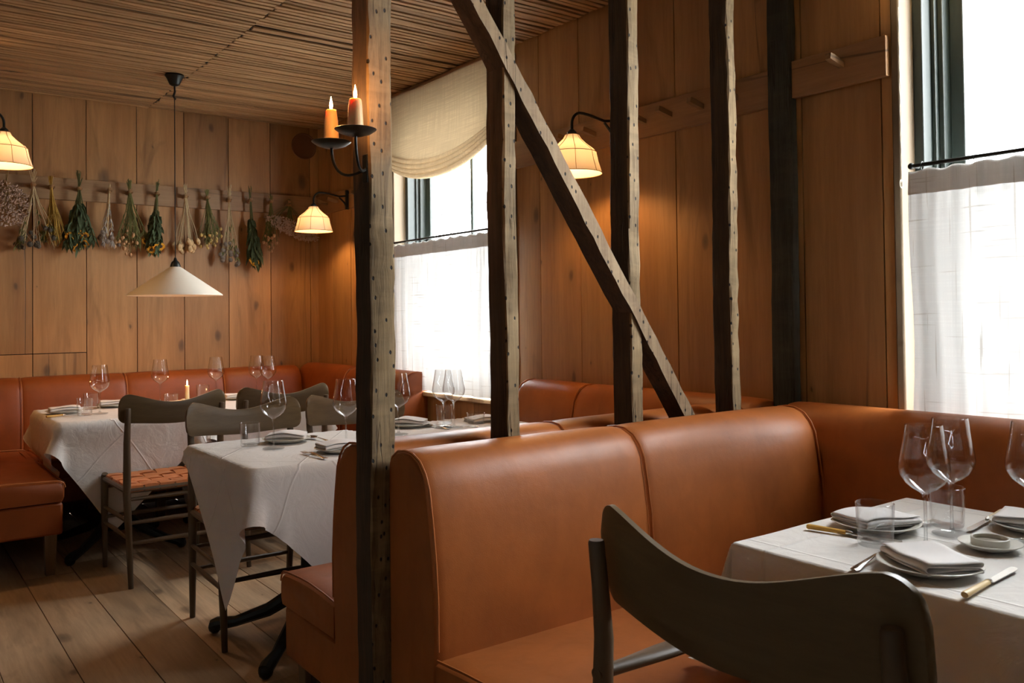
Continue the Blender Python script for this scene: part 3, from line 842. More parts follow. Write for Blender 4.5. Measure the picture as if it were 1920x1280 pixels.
def make_chair(label, arms=False):
    t = thing('armchair' if arms else 'dining_chair', label, 'chair')
    hw = .292 if arms else .242; px = .268 if arms else .212; fx = .245 if arms else .225; D = .43
    zt, zc, zcb, zb = (.890, .834, .692, .716) if arms else (.878, .834, .732, .744)
    c = crest_mesh(hw, zb, zt, zc, zcb, .055 if arms else .038)
    c.build('crest_rail', CHAIRW, t, ang=60)
    ztop = .830 if arms else .815
    sx = 1
    for s_ in (-1, 1):
        yb = (.055 if arms else .038) * (px / hw) ** 2
        b = MB(); r = .0155 if not arms else .0175
        pts = [(s_ * (px - .008), -.012, .001), (s_ * (px - .004), .006, .22), (s_ * px, .022, .42), (s_ * px, .020, .50), (s_ * px, .004 + yb * .5, .66), (s_ * px, yb - .026, .75), (s_ * px, yb - .034, ztop - .004), (s_ * px, yb - .034, ztop)]
        b.tube(pts, [r * .72, r * .95, r * 1.12, r * 1.1, r * .98, r * .86, r * .82, r * .7], 14); b.build('leg', CHAIRL, t, ang=45)
        b = MB(); top = .615 if arms else .462
        b.tube([(s_ * (fx - .004), D + .010, .001), (s_ * fx, D, .25), (s_ * fx, D - .004, .45), (s_ * fx, D - .01, top)], [r * .7, r, r * 1.1, r * .9], 14); b.build('leg', CHAIRL, t, ang=45)
    for (z, y0, kind) in ((.397, .022, 'b'), (.291, .014, 'b'), (.20, .004, 'b'), (.397, D, 'b'), (.25, D, 'b')):
        b = MB(); xx = px if y0 < .2 else fx; b.tube([(-xx, y0, z), (0, y0, z + .001), (xx, y0, z)], [.008, .0105, .008], 10); b.build('stretcher', CHAIRL, t)
    for s_ in (-1, 1):
        for z in (.30, .225):
            b = MB(); b.tube([(s_ * px, .015, z), (s_ * (px + fx) / 2, D / 2, z + .001), (s_ * fx, D, z)], [.008, .0105, .008], 10); b.build('stretcher', CHAIRL, t)
        if arms:
            b = MB(); rings = []
            for k in range(13):
                f = k / 12; y = .008 + f * (D + .03); wd = .012 + .014 * math.sin(PI * min(1, f * 1.25)) ** 2; xx = px + (fx - px) * f
                z = .600 + .012 * f; hh = .011
                rings.append([(s_ * xx + wd * math.cos(a), y, z + hh * math.sin(a)) for a in [2 * PI * q / 12 for q in range(12)]])
            b.loft(rings); b.build('armrest', CHAIRL, t, ang=60)
    b = MB()
    for s_ in (-1, 1): b.tube([(s_ * px, .022, .437), (s_ * fx, D, .437)], .013, 8)
    b.tube([(-px, .022, .437), (px, .022, .437)], .013, 8); b.tube([(-fx, D, .437), (fx, D, .437)], .013, 8); b.build('seat_frame', CHAIRL, t)
    woven_seat(px - .004, .022, D, .455, fx - .004, t)
    return t
GC = 'oak dining chairs with woven leather seats in the far room'
ch = make_chair('dining chair with orange woven leather seat, back to us, in front of the left tablecloth')
ch['group'] = GC; ch.location = (1.147, 4.19, 0)
dup(ch, (1.690, 4.19, 0), .0, 'dining chair with its back to us, right of the table candle', GC)
dup(ch, (1.258, 3.615, 0), PI, 'dining chair facing us behind the long-cornered tablecloth, left of the other facing chair', GC)
dup(ch, (1.765, 3.60, 0), PI, 'dining chair facing us, half hidden by the nearest timber post and a wine glass', GC)
ac = make_chair('dark oak armchair with curved crest rail in the right foreground, back to the camera', True)
ac.location = (.992, .845, 0); ac.rotation_euler = (0, 0, -PI / 2)

# ------------------------------------------------------------------ tableware
G_WINE = 'stemmed wine glasses on the tables'; G_TUM = 'water tumblers on the tables'
def make_wine():
    t = thing('wine_glass', 'x', 'wine glass', group=G_WINE)
    outer = [(.004, .098), (.010, .103), (.022, .110), (.034, .120), (.0425, .134), (.0445, .146), (.043, .160), (.0395, .180), (.0355, .203), (.0325, .226)]
    inner = [(r - .0009, z + .0012) for r, z in outer[1:]]
    b = MB(); b.lathe(outer + [(.0321, .2268)] + list(reversed(inner)) + [(.0004, .101)], 40); b.build('bowl', GLASS, t, ang=60)
    b = MB(); b.lathe([(.0004, .1008), (.0065, .1), (.0045, .094), (.0031, .085), (.0028, .05), (.0032, .015), (.006, .0065), (.012, .0042), (.034, .0022), (.0365, .0012), (.036, .0004), (.0004, .0004)], 28)
    b.build('stem_and_foot', SGLASS, t, ang=60)
    for c_ in t.children: c_.scale = (1.12,) * 3
    return t
def make_tumbler(r=.039, h=.088, lab='x'):
    t = thing('tumbler', lab, 'tumbler', group=G_TUM); b = MB()
    b.lathe([(.0004, .0006), (r * .86, .0006), (r * .90, .004), (r, h), (r - .0012, h + .0008), (r - .0026, h - .001), (r * .90 - .0028, .012), (r * .8, .0085), (.0004, .008)], 40)
    b.build('glass_body', GLASS, t, ang=50); return t
wine_list = [
 (1.741, .921, 'wine glass in the right foreground, the left one of the overlapping pair'),
 (1.892, .942, 'wine glass in the right foreground, the taller rear one of the overlapping pair'),
 (1.945, .800, 'wine glass cut off by the right edge of the picture'),
 (1.185, 3.067, 'wine glass in front of the facing oak chair, beside the tumbler on the long-cornered cloth'),
 (1.418, 2.948, 'wine glass half hidden by the left side of the nearest post'),
 (1.716, 3.085, 'wine glass just right of the nearest post, against the curtain edge'),
 (1.966, 3.139, 'wine glass before the far curtain, left of the overlapping pair'),
 (2.003, 3.115, 'wine glass before the far curtain, right of the overlapping pair'),
 (.937, 4.799, 'leftmost wine glass, on the table by the back banquette'),
 (1.325, 5.16, 'wine glass behind the left chair crest, left of the table candle'),
 (1.655, 5.20, 'wine glass right of the table candle in front of the back banquette'),
 (1.900, 5.19, 'wine glass left in the far overlapping pair by the banquette corner'),
 (1.935, 5.09, 'wine glass right in the far overlapping pair by the banquette corner')]
wg = make_wine()
for i, (x, y, lab) in enumerate(wine_list):
    if i == 0: wg.location = (x * K, y * K, TOP + .006); wg['label'] = lab
    else: dup(wg, (x * K, y * K, TOP + .006), i * .7, lab, G_WINE)
tum_list = [
 (1.683, .998, 1, 'tumbler left of the wine glasses in the right foreground, before the rear napkin'),
 (1.957, .985, 1, 'tumbler behind the rear wine glass in the right foreground'),
 (1.93, .735, 1, 'tumbler barely in view at the right edge of the foreground table'),
 (1.138, 3.180, 1, 'tumbler left of the nearest plate on the long-cornered cloth'),
 (2.036, 3.243, 1, 'tumbler behind the pair of wine glasses before the far curtain'),
 (.86, 4.765, 1, 'tumbler on the left table, front one of the overlapping pair'),
 (.945, 5.06, 1, 'tumbler on the left table, rear one of the overlapping pair'),
 (1.574, 5.19, 1, 'tumbler just right of the table candle, behind the chair crest'),
 (1.90, 4.88, 1, 'tumbler behind the far pair of wine glasses, above the chair crest')]
tu = make_tumbler()
for i, (x, y, s_, lab) in enumerate(tum_list):
    if i == 0: tu.location = (x * K, y * K, TOP + .006); tu['label'] = lab
    else: dup(tu, (x * K, y * K, TOP + .006), i, lab, G_TUM)
bw = make_tumbler(.042, .048, 'low wide glass bowl on the table by the far window, between two posts'); bw.name = 'glass_bowl'; bw['category'] = 'glass bowl'; bw['group'] = 'low glass bowls'; bw.location = (2.150 * K, 3.165 * K, TOP + .006)
b2 = dup(bw, (1.387 * K, 5.17 * K, TOP + .006), 0, 'low wide glass bowl left of the table candle on the back row', 'low glass bowls')

def make_plate(r=.094):
    t = thing('side_plate', 'x', 'plate', group='cream side plates under the napkins'); b = MB()
    b.lathe([(.0004, .003), (r * .55, .003), (r * .6, .0005), (r * .66, .0008), (r * .70, .004), (r * .95, .0125), (r, .0150), (r, .0165), (r * .985, .0172), (r * .93, .0155), (r * .68, .0078), (r * .6, .0065), (.0004, .0062)], 48)
    b.build('plate_body', CERAM, t, ang=50); return t
def make_napkin(seed, w_=.105, l_=.15, n=4, peak=0.0):
    random.seed(seed); t = thing('napkin', 'x', 'napkin', group='folded linen napkins on the plates')
    b = MB(); h = .0065; path = []
    for k in range(n):
        a, c = (0, w_) if k % 2 == 0 else (w_, 0); z = .004 + k * h
        for q in range(11):
            f = q / 10; u = a + (c - a) * f; path.append((u + rr(-.0008, .0008), z + .0016 * math.sin(f * PI + k)))
        if k < n - 1:
            sgn = 1 if k % 2 == 0 else -1
            for q in (1, 2, 3):
                an = -PI / 2 + PI * q / 4; path.append((c + sgn * h * .5 * math.cos(an) * 1.15, z + h / 2 + h / 2 * math.sin(an)))
    m = 17; ph = rr(0, 6); rings = []
    for (u, z) in path:
        ring = []
        for j in range(m):
            v = -l_ / 2 + l_ * j / (m - 1)
            bumpz = .003 * math.sin(v * 38 + ph + u * 12) * (z / (h * n)) + peak * math.exp(-((u - w_ * .45) ** 2 + (v - .01) ** 2) / .0016) * (z / (h * n)) - .004 * (abs(v) / (l_ / 2)) ** 3
            ring.append((u - w_ / 2 + .004 * math.sin(v * 25 + ph), v, max(.0015, z + bumpz)))
        rings.append(ring)
    b.loft(rings, closed=False); b.build('folded_linen', NAPKIN, t, ang=60, solid=.0018); return t
def place_set(lst):
    pl = make_plate()
    for i, (x, y, rz, seed, pk, plab, nlab) in enumerate(lst):
        if plab:
            if not pl.get('used'): pl['used'] = 1; pl.location = (x * K, y * K, TOP + .0055); pl['label'] = plab
            else:
                q = dup(pl, (x * K, y * K, TOP + .0055), i, plab)
        if nlab:
            q = make_napkin(seed, peak=pk); q['label'] = nlab
            q.location = (x * K, y * K, TOP + (.0165 if plab else .006)); q.rotation_euler = (0, 0, rz)
    for o_ in bpy.data.objects:
        if 'used' in o_: del o_['used']
place_set([
 (1.603, .842, math.radians(-30), 1, 0, 'cream side plate nearest the camera, at the front of the foreground table', 'folded white napkin nearest the camera on the foreground table'),
 (1.817, 1.075, math.radians(75), 2, .006, 'cream side plate at the rear of the foreground table, behind the tumbler', 'folded white napkin at the rear left of the foreground table'),
 (2.075, .845, math.radians(10), 3, 0, 'cream side plate cut by the right picture edge', 'folded white napkin cut by the right picture edge'),
 (1.290, 3.205, math.radians(60), 4, .012, 'cream side plate behind the wine glass on the long-cornered cloth', 'peaked napkin behind the wine glass on the long-cornered cloth'),
 (1.345, 2.845, math.radians(85), 5, 0, 'cream side plate beside the fork, left of the nearest post', 'rolled-edge napkin beside the fork, left of the nearest post'),
 (1.875, 3.275, math.radians(50), 6, .014, 'cream side plate just right of the nearest post', 'peaked napkin just right of the nearest post, under the curtain'),
 (2.215, 3.20, math.radians(80), 7, .0, None, 'napkin lying by the low glass bowl at the far window'),
 (.800, 4.945, math.radians(85), 8, 0, 'cream side plate at the left end of the back row, beside a yellow-handled knife', 'folded napkin at the left end of the back row'),
 (1.075, 5.13, math.radians(80), 9, 0, 'cream side plate behind the leftmost wine glass', 'folded napkin behind the leftmost wine glass'),
 (1.740, 5.06, math.radians(80), 10, 0, 'cream side plate between the far chair crests', 'folded napkin seen between the far chair crests')])
# small dish on saucer
t = thing('saucer', 'small cream saucer in the middle of the foreground table', 'saucer', (1.838 * K, .838 * K, TOP + .0055))
b = MB(); r = .060; b.lathe([(.0004, .0025), (r * .6, .0008), (r * .7, .003), (r, .013), (r, .0146), (r * .97, .015), (r * .7, .0065), (.0004, .006)], 40); b.build('saucer_body', CERAM, t, ang=50)
t = thing('salt_dish', 'little straight-sided dish standing on the saucer in the foreground', 'dish', (1.838 * K, .838 * K, TOP + .0125))
b = MB(); r = .036; b.lathe([(.0004, .0004), (r * .97, .0004), (r, .002), (r, .016), (r - .002, .0172), (r - .004, .016), (r - .004, .008)], 36); b.build('dish_wall', CERAM, t, ang=40)
b = MB(); b.lathe([(.0004, .0082), (r - .004, .0082)], 30); b.build('dish_inside', CLAY, t)
# cutlery, laid along local +x from handle end to tip
def blade_prof(b, pts, th, z=.0):
    top = [(x, y, z + th) for x, y in pts]; bot = [(x, y, z) for x, y in pts]; n = len(pts)
    b.add(bot + top, [tuple(range(n - 1, -1, -1)), tuple(range(n, 2 * n))] + [(i, (i + 1) % n, n + (i + 1) % n, n + i) for i in range(n)])
def make_knife(mat, lab, L=.205, group='bone-handled table knives'):
    t = thing('table_knife', lab, 'knife', group=group); hl = L * .43
    b = MB(); b.tube([(0, 0, .0065), (.004, 0, .0065), (hl * .5, 0, .0062), (hl, 0, .006)], [.0062, .0075, .0068, .0058], 12, sq=.8); b.build('handle', mat, t)
    b = MB(); b.tube([(hl, 0, .006), (hl + .008, 0, .006), (hl + .014, 0, .0055)], [.0062, .005, .0038], 12)
    blade_prof(b, [(hl + .012, -.006), (L * .93, -.009), (L * .98, -.006), (L, .001), (L * .985, .006), (L * .9, .007), (hl + .012, .006)], .0016, .004)
    b.build('blade', SILVER, t, ang=30); return t
def make_fork(lab, L=.19, group='silver forks'):
    t = thing('table_fork', lab, 'fork', group=group); b = MB()
    rings = []
    for x, hw, z in ((0, .006, .003), (.01, .0095, .0028), (.05, .0060, .006), (.10, .0032, .010), (.125, .0042, .009), (.135, .010, .0065), (.148, .0115, .0045)):
        rings.append([(x, -hw, z), (x, hw, z), (x, hw * .8, z + .0022), (x, -hw * .8, z + .0022)])
    b.loft(rings); b.build('handle', SILVER, t, ang=60)
    b = MB()
    for k in range(4):
        y = -.0088 + k * .00587; b.tube([(.146, y, .0055), (.165, y, .0035), (L, y * .9, .0065)], [.0016, .0014, .0007], 6)
    b.build('tines', SILVER, t); return t
def make_spoon(lab, L=.18, group='silver spoons'):
    t = thing('table_spoon', lab, 'spoon', group=group); b = MB(); rings = []
    for x, hw, z in ((0, .006, .003), (.01, .008, .0028), (.06, .0045, .006), (.115, .0030, .009)):
        rings.append([(x, -hw, z), (x, hw, z), (x, hw * .8, z + .0022), (x, -hw * .8, z + .0022)])
    b.loft(rings); b.build('handle', SILVER, t, ang=60)
    b = MB(); n, m = 14, 6; vs = []; fs = []
    for i in range(m + 1):
        f = i / m
        for j in range(n):
            a = 2 * PI * j / n; vs.append((.145 + .031 * f * math.cos(a), .019 * f * math.sin(a), .0025 + .0075 * f * f))
    for i in range(m):
        for j in range(n): fs.append((i * n + j, i * n + (j + 1) % n, (i + 1) * n + (j + 1) % n, (i + 1) * n + j))
    b.add(vs, fs); b.build('bowl', SILVER, t, solid=.0014); return t
def put(o, x, y, rz): o.location = (x * K, y * K, TOP + .005); o.rotation_euler = (0, 0, math.radians(rz)); return o
kn = put(make_knife(BONE, 'table knife with a pale bone handle at the lower right of the foreground table', .24), 1.488, .722, 5)
ky = put(make_knife(BONEY, 'table knife with a yellow bone handle on the rear left corner of the foreground table'), 1.693, 1.168, -78)
k3 = dup(ky, (.690 * K, 4.772 * K, TOP + .005), math.radians(25), 'table knife with a yellow handle at the left end of the back row')
k4 = dup(kn, (2.175 * K, .962 * K, TOP + .005), math.radians(188), 'table knife whose blade points left beside the right-edge napkin')
fk = put(make_fork('silver fork left of the nearest napkin, mostly under it', .19), 1.482, .925, 8)
dup(fk, (1.232 * K, 2.715 * K, TOP + .005), math.radians(92), 'silver fork with tines to the left, on the cloth left of the nearest post')
dup(fk, (1.79 * K, 1.055 * K, TOP + .005), math.radians(-12), 'silver fork under the rear napkin of the foreground table')
sp_ = put(make_spoon('silver spoon beside the peaked napkin, left of the nearest post', .18), 1.412, 3.07, 95)
dup(sp_, (1.955 * K, 3.07 * K, TOP + .005), math.radians(98), 'silver spoon right of the nearest post, beside the peaked napkin')
dup(sp_, (2.09 * K, 3.06 * K, TOP + .005), math.radians(150), 'silver spoon between wine glasses and bowl at the far window')

for o_ in C.objects:      # the foreground setting sits a touch nearer the aisle edge
    if not o_.parent and o_.type == 'EMPTY' and TOP < o_.location.z < TOP + .1 and o_.location.y < 1.4:
        o_.location.x *= .979; o_.location.y *= .979

# ------------------------------------------------------------------ candles
def flame(parent, z, s_=1.0):
    b = MB(); b.lathe([(.0002, z - .002), (.0028 * s_, z + .001), (.0042 * s_, z + .008 * s_), (.0034 * s_, z + .016 * s_), (.0016 * s_, z + .024 * s_), (.0002, z + .032 * s_)], 12); b.build('flame', FLAME, parent)
    b = MB(); b.tube([(0, 0, z - .007), (.0004, 0, z + .002)], .0008, 6); b.build('wick', BLACK, parent)
def candle(loc, r0, r1, h, mat, lab, e):
    t = thing('candle', lab, 'candle', loc); b = MB(); prof = [(.0004, 0), (r0, 0), (r0 * .98, h * .3), (r0 * .9, h * .7), (r1, h - .004), (r1 * .9, h), (r1 * .7, h - .002), (.0004, h - .006)]
    b.lathe(prof, 24); b.build('wax', mat, t, ang=60); flame(t, h + .002); point('flame_light', (0, 0, h + .016), e, (1, .42, .12), .008, t); return t
random.seed(5)
sconce = thing('candle_sconce', 'black iron wall sconce with two drip pans on the nearest post', 'candle holder', (.966, 1.885, 1.585))
b = MB(); b.box(-.005, 0, -.012, .012, -.04, .03); b.build('wall_plate', IRON, sconce, bevel=.002)
pans = [(.912, 1.965), (.897, 1.802)]
for k, (px, py) in enumerate(pans):
    dx, dy = px - .966, py - 1.885
    b = MB(); pts = [(0, 0, -.005)]
    for q in range(1, 13):
        a = PI / 2 * q / 12; pts.append((dx * math.sin(a), dy * math.sin(a), -.005 - .03 * math.sin(a * 2) * .7 + .058 * (1 - math.cos(a)) ** 1.2))
    b.tube(pts, .0034, 8); b.build('arm', IRON, sconce)
    b = MB(); b.lathe([(.0004, .052), (.018, .053), (.036, .059), (.0475, .067), (.0485, .0682), (.047, .0690), (.034, .0625), (.018, .0565), (.0004, .0555)], 32, (dx, dy, 0)); b.build('drip_pan', IRONG, sconce, ang=60)
candle((pans[0][0], pans[0][1], 1.642), .0185, .0135, .090, WAX, 'lit tapered candle on the left drip pan of the post sconce', 1.6)
candle((pans[1][0], pans[1][1], 1.642), .0185, .0145, .081, WAX, 'lit tapered candle on the right drip pan, nearest the post edge', 1.6)
candle((1.490 * K, 5.21 * K, TOP + .010), .0125, .0115, .085, WAXY, 'short lit candle on the back-row table between two chair crests', 1.3)
t = thing('candle_dish', 'small dish under the table candle on the back row', 'candle holder', (1.490 * K, 5.21 * K, TOP + .005)); b = MB(); b.lathe([(.0004, .001), (.03, .001), (.034, .008), (.032, .009), (.028, .005), (.0004, .0045)], 24); b.build('dish_body', CERAM, t)

# ------------------------------------------------------------------ lamps
def make_sconce(lab):
    """iron gooseneck on the rail; local origin on the wall, reaches towards -x"""
    t = thing('sconce_lamp', lab, 'wall lamp', group='gooseneck wall lamps with cloth shades'); R_ = .26
    b = MB(); b.tube([(0, 0, .045), (-.016, 0, .045)], .012, 12); b.box(-.022, -.002, -.009, .009, -.075, .06); 
    b.tube([(-.012, 0, -.06), (-.03, 0, -.03), (-.07, 0, .005)], [.006, .007, .006], 8); b.build('wall_bracket', IRON, t, ang=50, bevel=.001)
    b = MB(); pts = [(-.014, 0, .020), (-.07, 0, .012), (-.15, 0, .026), (-.195, 0, .030)]
    for q in range(1, 8): a = PI / 2 * q / 7; pts.append((-.205 - .055 * math.sin(a), 0, .030 - .055 * (1 - math.cos(a))))
    pts.append((-R_, 0, -.052)); b.tube(pts, .0062, 10); b.build('arm', IRON, t)
    b = MB(); b.lathe([(.0004, -.045), (.009, -.048), (.020, -.060), (.021, -.074), (.0004, -.074)], 20, (-R_, 0, 0)); b.build('lamp_holder', IRON, t)
    prof = [(.030, -.072), (.038, -.088), (.062, -.112), (.093, -.136), (.104, -.150), (.112, -.19), (.128, -.240)]
    b = MB(); b.lathe(prof, 48, (-R_, 0, 0)); sh = b.build('lamp_shade', LAMPSH, t, ang=180)
    b = MB()
    for k in range(8):
        a = 2 * PI * k / 8 + .2; b.tube([(-R_ + (r + .001) * math.cos(a), (r + .001) * math.sin(a), z) for r, z in prof], .0012, 5)
    for r, z in ((.030, -.072), (.1045, -.150), (.1285, -.240)):
        b.tube([(-R_ + r * math.cos(2 * PI * q / 32), r * math.sin(2 * PI * q / 32), z) for q in range(33)], .0016, 5, cap=False)
    b.build('shade_wire', WIRE, sh)
    b = MB(); b.ball((-R_, 0, -.135), .020, 16, 10); b.build('bulb', BULB, t)
    point('bulb_light', (-R_, 0, -.165), LAMP_E, (1, .56, .22), .03, t); return t
LAMP_E = 7
s1 = make_sconce('lit cloth-shaded wall lamp on the window wall, between the brace and the third post'); s1.location = (WALL_X - .022, 2.80, 2.063)
def dup_lamp(loc, rz, lab):
    r = dup(s1, loc, rz, lab); return r
dup_lamp((WALL_X - .022, 5.50, 2.045), 0, 'lit cloth-shaded wall lamp in the far corner, left of the nearest post')
dup_lamp((-.05 + .0, 4.95, 2.235), PI, 'lit cloth-shaded wall lamp cut off by the left picture edge')
for o_ in bpy.data.objects:
    if o_.parent and o_.parent.name == 'sconce_lamp.002' and o_.type in ('MESH', 'LIGHT'): o_.location.x -= .32 if o_.name.split('.')[0] not in ('wall_bracket',) else 0
b = MB(); b.tube([(-.01, 0, .02), (-.34, 0, .02)], .0062, 10); b.build('arm_extension', IRON, bpy.data.objects['sconce_lamp.002'])
# pendant
pd = thing('pendant_lamp', 'cream conical pendant lamp hanging on a long black cord in front of the back wall', 'pendant lamp', (1.402, 5.122, 0))
b = MB(); b.lathe([(.0004, CEIL - .001), (.052, CEIL - .001), (.054, CEIL - .010), (.046, CEIL - .018), (.034, CEIL - .045), (.028, CEIL - .058), (.016, CEIL - .066), (.0004, CEIL - .068)], 28); b.build('ceiling_rose', IRON, pd, ang=40)
b = MB(); b.tube([(0, 0, CEIL - .06), (.002, 0, CEIL - .10), (-.006, .0, CEIL - .125), (.004, 0, CEIL - .14), (.0, 0, CEIL - .15), (0, 0, 1.56)], [.005, .006, .007, .007, .0028, .0028], 8); b.build('cord', BLACK, pd)
b = MB(); b.lathe([(.0004, 1.575), (.006, 1.572), (.011, 1.556), (.022, 1.545), (.027, 1.530), (.030, 1.515), (.0004, 1.512)], 24); b.build('lamp_cap', IRON, pd, ang=40)
b = MB(); b.lathe([(.024, 1.522), (.257, 1.360), (.259, 1.353), (.256, 1.354), (.024, 1.517)], 72); b.build('lamp_shade', PEND, pd, ang=50)
b = MB(); b.ball((0, 0, 1.45), .026, 16, 10); b.build('bulb', emit('pendant_bulb', (1, .55, .3), 8), pd)
point('pendant_light', (0, 0, 1.40), 2.0, (1, .5, .25), .03, pd)

# ------------------------------------------------------------------ curtains and shades
def curtain(y0, y1, z0, z1, lab, seed, xc=WALL_X - .045, flare=.0):
    random.seed(seed); t = thing('cafe_curtain', lab, 'curtain', group='half-height linen cafe curtains'); b = MB()
    n, m = int((y1 - y0) / .006), 46; vs = []; ph = [(rr(60, 75), rr(0, 6), .45), (rr(95, 120), rr(0, 6), .3), (rr(22, 34), rr(0, 6), .7), (rr(150, 190), rr(0, 6), .25)]
    for i in range(n + 1):
        y = y0 + (y1 - y0) * i / n
        for j in range(m + 1):
            f = j / m; z = z1 - (z1 - z0) * f; hi = max(0, 1 - f * 4)
            amp = .0065 + .006 * f
            dx = sum(A * math.sin(w_ * y + p + (.5 * f if k == 2 else 0)) * (1 if k % 2 == 0 else (.35 + 1.0 * hi)) for k, (w_, p, A) in enumerate(ph)) * amp
            zz = z + (.004 * math.sin(ph[0][0] * y) if j == 0 else 0) - (.003 * math.sin(31 * y) * f)
            vs.append((xc + dx, y + .006 * math.sin(7 * f + y * 9), zz))
    b.add(vs, [(i * (m + 1) + j, (i + 1) * (m + 1) + j, (i + 1) * (m + 1) + j + 1, i * (m + 1) + j + 1) for i in range(n) for j in range(m)])
    b.build('curtain_cloth', CURTAIN, t, ang=180)
    # doubled heading
    b = MB(); vs2 = [];  mm = 4
    for i in range(n + 1):
        for j in range(mm + 1):
            x, y, z = vs[i * (m + 1) + j]; vs2.append((x - .003, y, z + .002 - .0 ))
    b.add(vs2, [(i * (mm + 1) + j, (i + 1) * (mm + 1) + j, (i + 1) * (mm + 1) + j + 1, i * (mm + 1) + j + 1) for i in range(n) for j in range(mm)])
    b.build('curtain_heading', CURTAIN, t, ang=180)
    rt = thing('curtain_rod', 'black iron ' + lab.replace('white linen cafe curtain', 'curtain rod holding the cafe curtain'), 'curtain rod', group='black curtain rods')
    b = MB(); b.tube([(xc, y0 - .0, z1 + .018), (xc, y1 + .0, z1 + .018)], .0065, 10); b.build('rod', IRON, rt)
    for q in (y0 + .004, y1 - .004): 
        b = MB(); b.ball((xc, q, z1 + .018), .0105, 10, 8); b.build('finial', IRON, rt)
        b = MB(); b.tube([(xc, q, z1 + .018), (WALL_X + .0, q, z1 + .018)], .005, 8); b.build('bracket', IRON, rt)
    k = 9
    for i in range(k):
        yy = y0 + .04 + (y1 - y0 - .08) * i / (k - 1)
        b = MB(); b.tube([(xc + .0095 * math.cos(a), yy, z1 + .014 + .0135 * math.sin(a)) for a in [2 * PI * q / 14 for q in range(15)]], .0014, 5, cap=False); b.build('ring', IRON, rt)
curtain(3.61, 4.845, .772, 1.665, 'white linen cafe curtain across the far window', 21)
curtain(.06, 1.432, .79, 1.660, 'white linen cafe curtain across the right window', 22)
def swag(y0, y1, ztop, zend, sag, lab, x0=WALL_X - .05):
    t = thing('roman_shade', lab, 'window shade', group='linen roman shades'); b = MB(); n, m = 60, 70; vs = []
    for i in range(n + 1):
        s_ = -1 + 2 * i / n; y = (y0 + y1) / 2 + (y1 - y0) / 2 * s_
        zb = zend - sag * (1 - abs(s_) ** 2.2); zf = zb + .115 - .05 * abs(s_) ** 3   # where the gathered folds begin
        for j in range(m + 1):
            f = j / m
            if f < .55: g = f / .55; z = ztop + (zf - ztop) * g; x = x0 + .004 * math.sin(y * 9 + g * 4) - .028 * g ** 3 * (1 - .5 * s_ * s_)
            else:
                g = (f - .55) / .45; z = zf + (zb - zf) * g + .006 * math.sin(g * PI * 8); x = x0 - .028 - .026 * abs(math.sin(g * PI * 4)) * (1 - .5 * s_ * s_) - .012 * math.sin(g * PI)
            vs.append((x, y, z))
    b.add(vs, [(i * (m + 1) + j, (i + 1) * (m + 1) + j, (i + 1) * (m + 1) + j + 1, i * (m + 1) + j + 1) for i in range(n) for j in range(m)])
    b.build('shade_cloth', SHADE, t, ang=180)
    b = MB(); b.box(x0 - .004, x0 + .02, y0, y1, ztop - .002, ztop + .018); b.build('head_rail', OAKY, t); return t
swag(3.58, 4.885, 2.605, 2.20, .175, 'ochre linen roman shade with a drooping gathered hem at the far window')
swag(.03, 1.492, 2.605, 2.225, .02, 'linen roman shade barely showing at the top of the right window')
t = thing('shade_chain', 'thin beaded pull chain hanging at the left side of the right window', 'pull chain'); b = MB()
for i in range(150): b.ball((2.665, 1.466 + .001 * math.sin(i * .3), 2.20 - i * .0038), .0013, 5, 4)
b.build('bead_chain', PEND, t); b = MB(); b.tube([(2.672, 1.466, 1.632 + .013 * math.cos(a)) for a in (0, 1, 2, 3)], .001, 5)
b.tube([(2.665 + .01 * math.sin(a), 1.466, 1.628 + .013 * math.cos(a)) for a in [2 * PI * q / 12 for q in range(13)]], .0018, 5, cap=False); b.build('tension_ring', PEND, t)

# pegs on the rails (projecting from the wall, tilted a little upward)
for y in (3.30, 3.12, 2.94, 2.62, 2.47, 2.30, 2.13): peg(mid_rail, (WALL_X - .018, y, 2.046), (-1, .0, .22), .085)
peg(right_rail, (WALL_X - .030, 1.672, 2.062), (-1, 0, .22), .085)
for y in (5.85, 5.68, 5.30, 5.12): peg(corner_rail, (WALL_X - .018, y, 2.046), (-1, 0, .22), .085)
# round flush cover high on the back wall
b = MB(); M_ = Matrix.Translation((2.590, BACK_Y - .0005, 2.497)) @ Matrix.Rotation(PI / 2, 4, 'X')
b.lathe([(.0004, .002), (.088, .002), (.088, .006), (.094, .0075), (.098, .004), (.098, .0)], 48, (0, 0, 0), M=M_)
tag(b.build('round_disc', simple('brown_disc', (.17, .07, .03), .5)), 'round reddish-brown disc set flush high in the far corner of the back wall', 'wall disc')

# ------------------------------------------------------------------ dried flower bunches on the back rail
def colm(n, c, r=.85): return simple(n, c, r, var=.35, scale=60)
M_STEM = colm('dry_stem', (.30, .20, .085)); M_STEMG = colm('green_stem', (.10, .11, .035)); M_STEMP = colm('pale_stem', (.52, .40, .22))
M_LEAF = colm('dried_leaf', (.055, .08, .032)); M_LEAF2 = colm('olive_leaf', (.13, .13, .035)); M_BLUE = colm('thistle_blue', (.085, .075, .055)); M_BLUE2 = colm('thistle_grey', (.23, .19, .15))
M_YEL = colm('sunflower_petal', (.72, .34, .02)); M_DISK = colm('sunflower_disk', (.05, .025, .01)); M_POD = colm('seed_pod', (.55, .38, .19)); M_BERRY = colm('poppy_pod', (.50, .28, .13)); M_BERRYY = colm('straw_pod', (.55, .38, .12))
M_STAT = colm('statice', (.50, .37, .29)); M_YGR = colm('yellow_grass', (.36, .22, .035)); M_TW = colm('twine', (.30, .16, .06)); M_STRAP = colm('grey_ribbon', (.42, .38, .33))
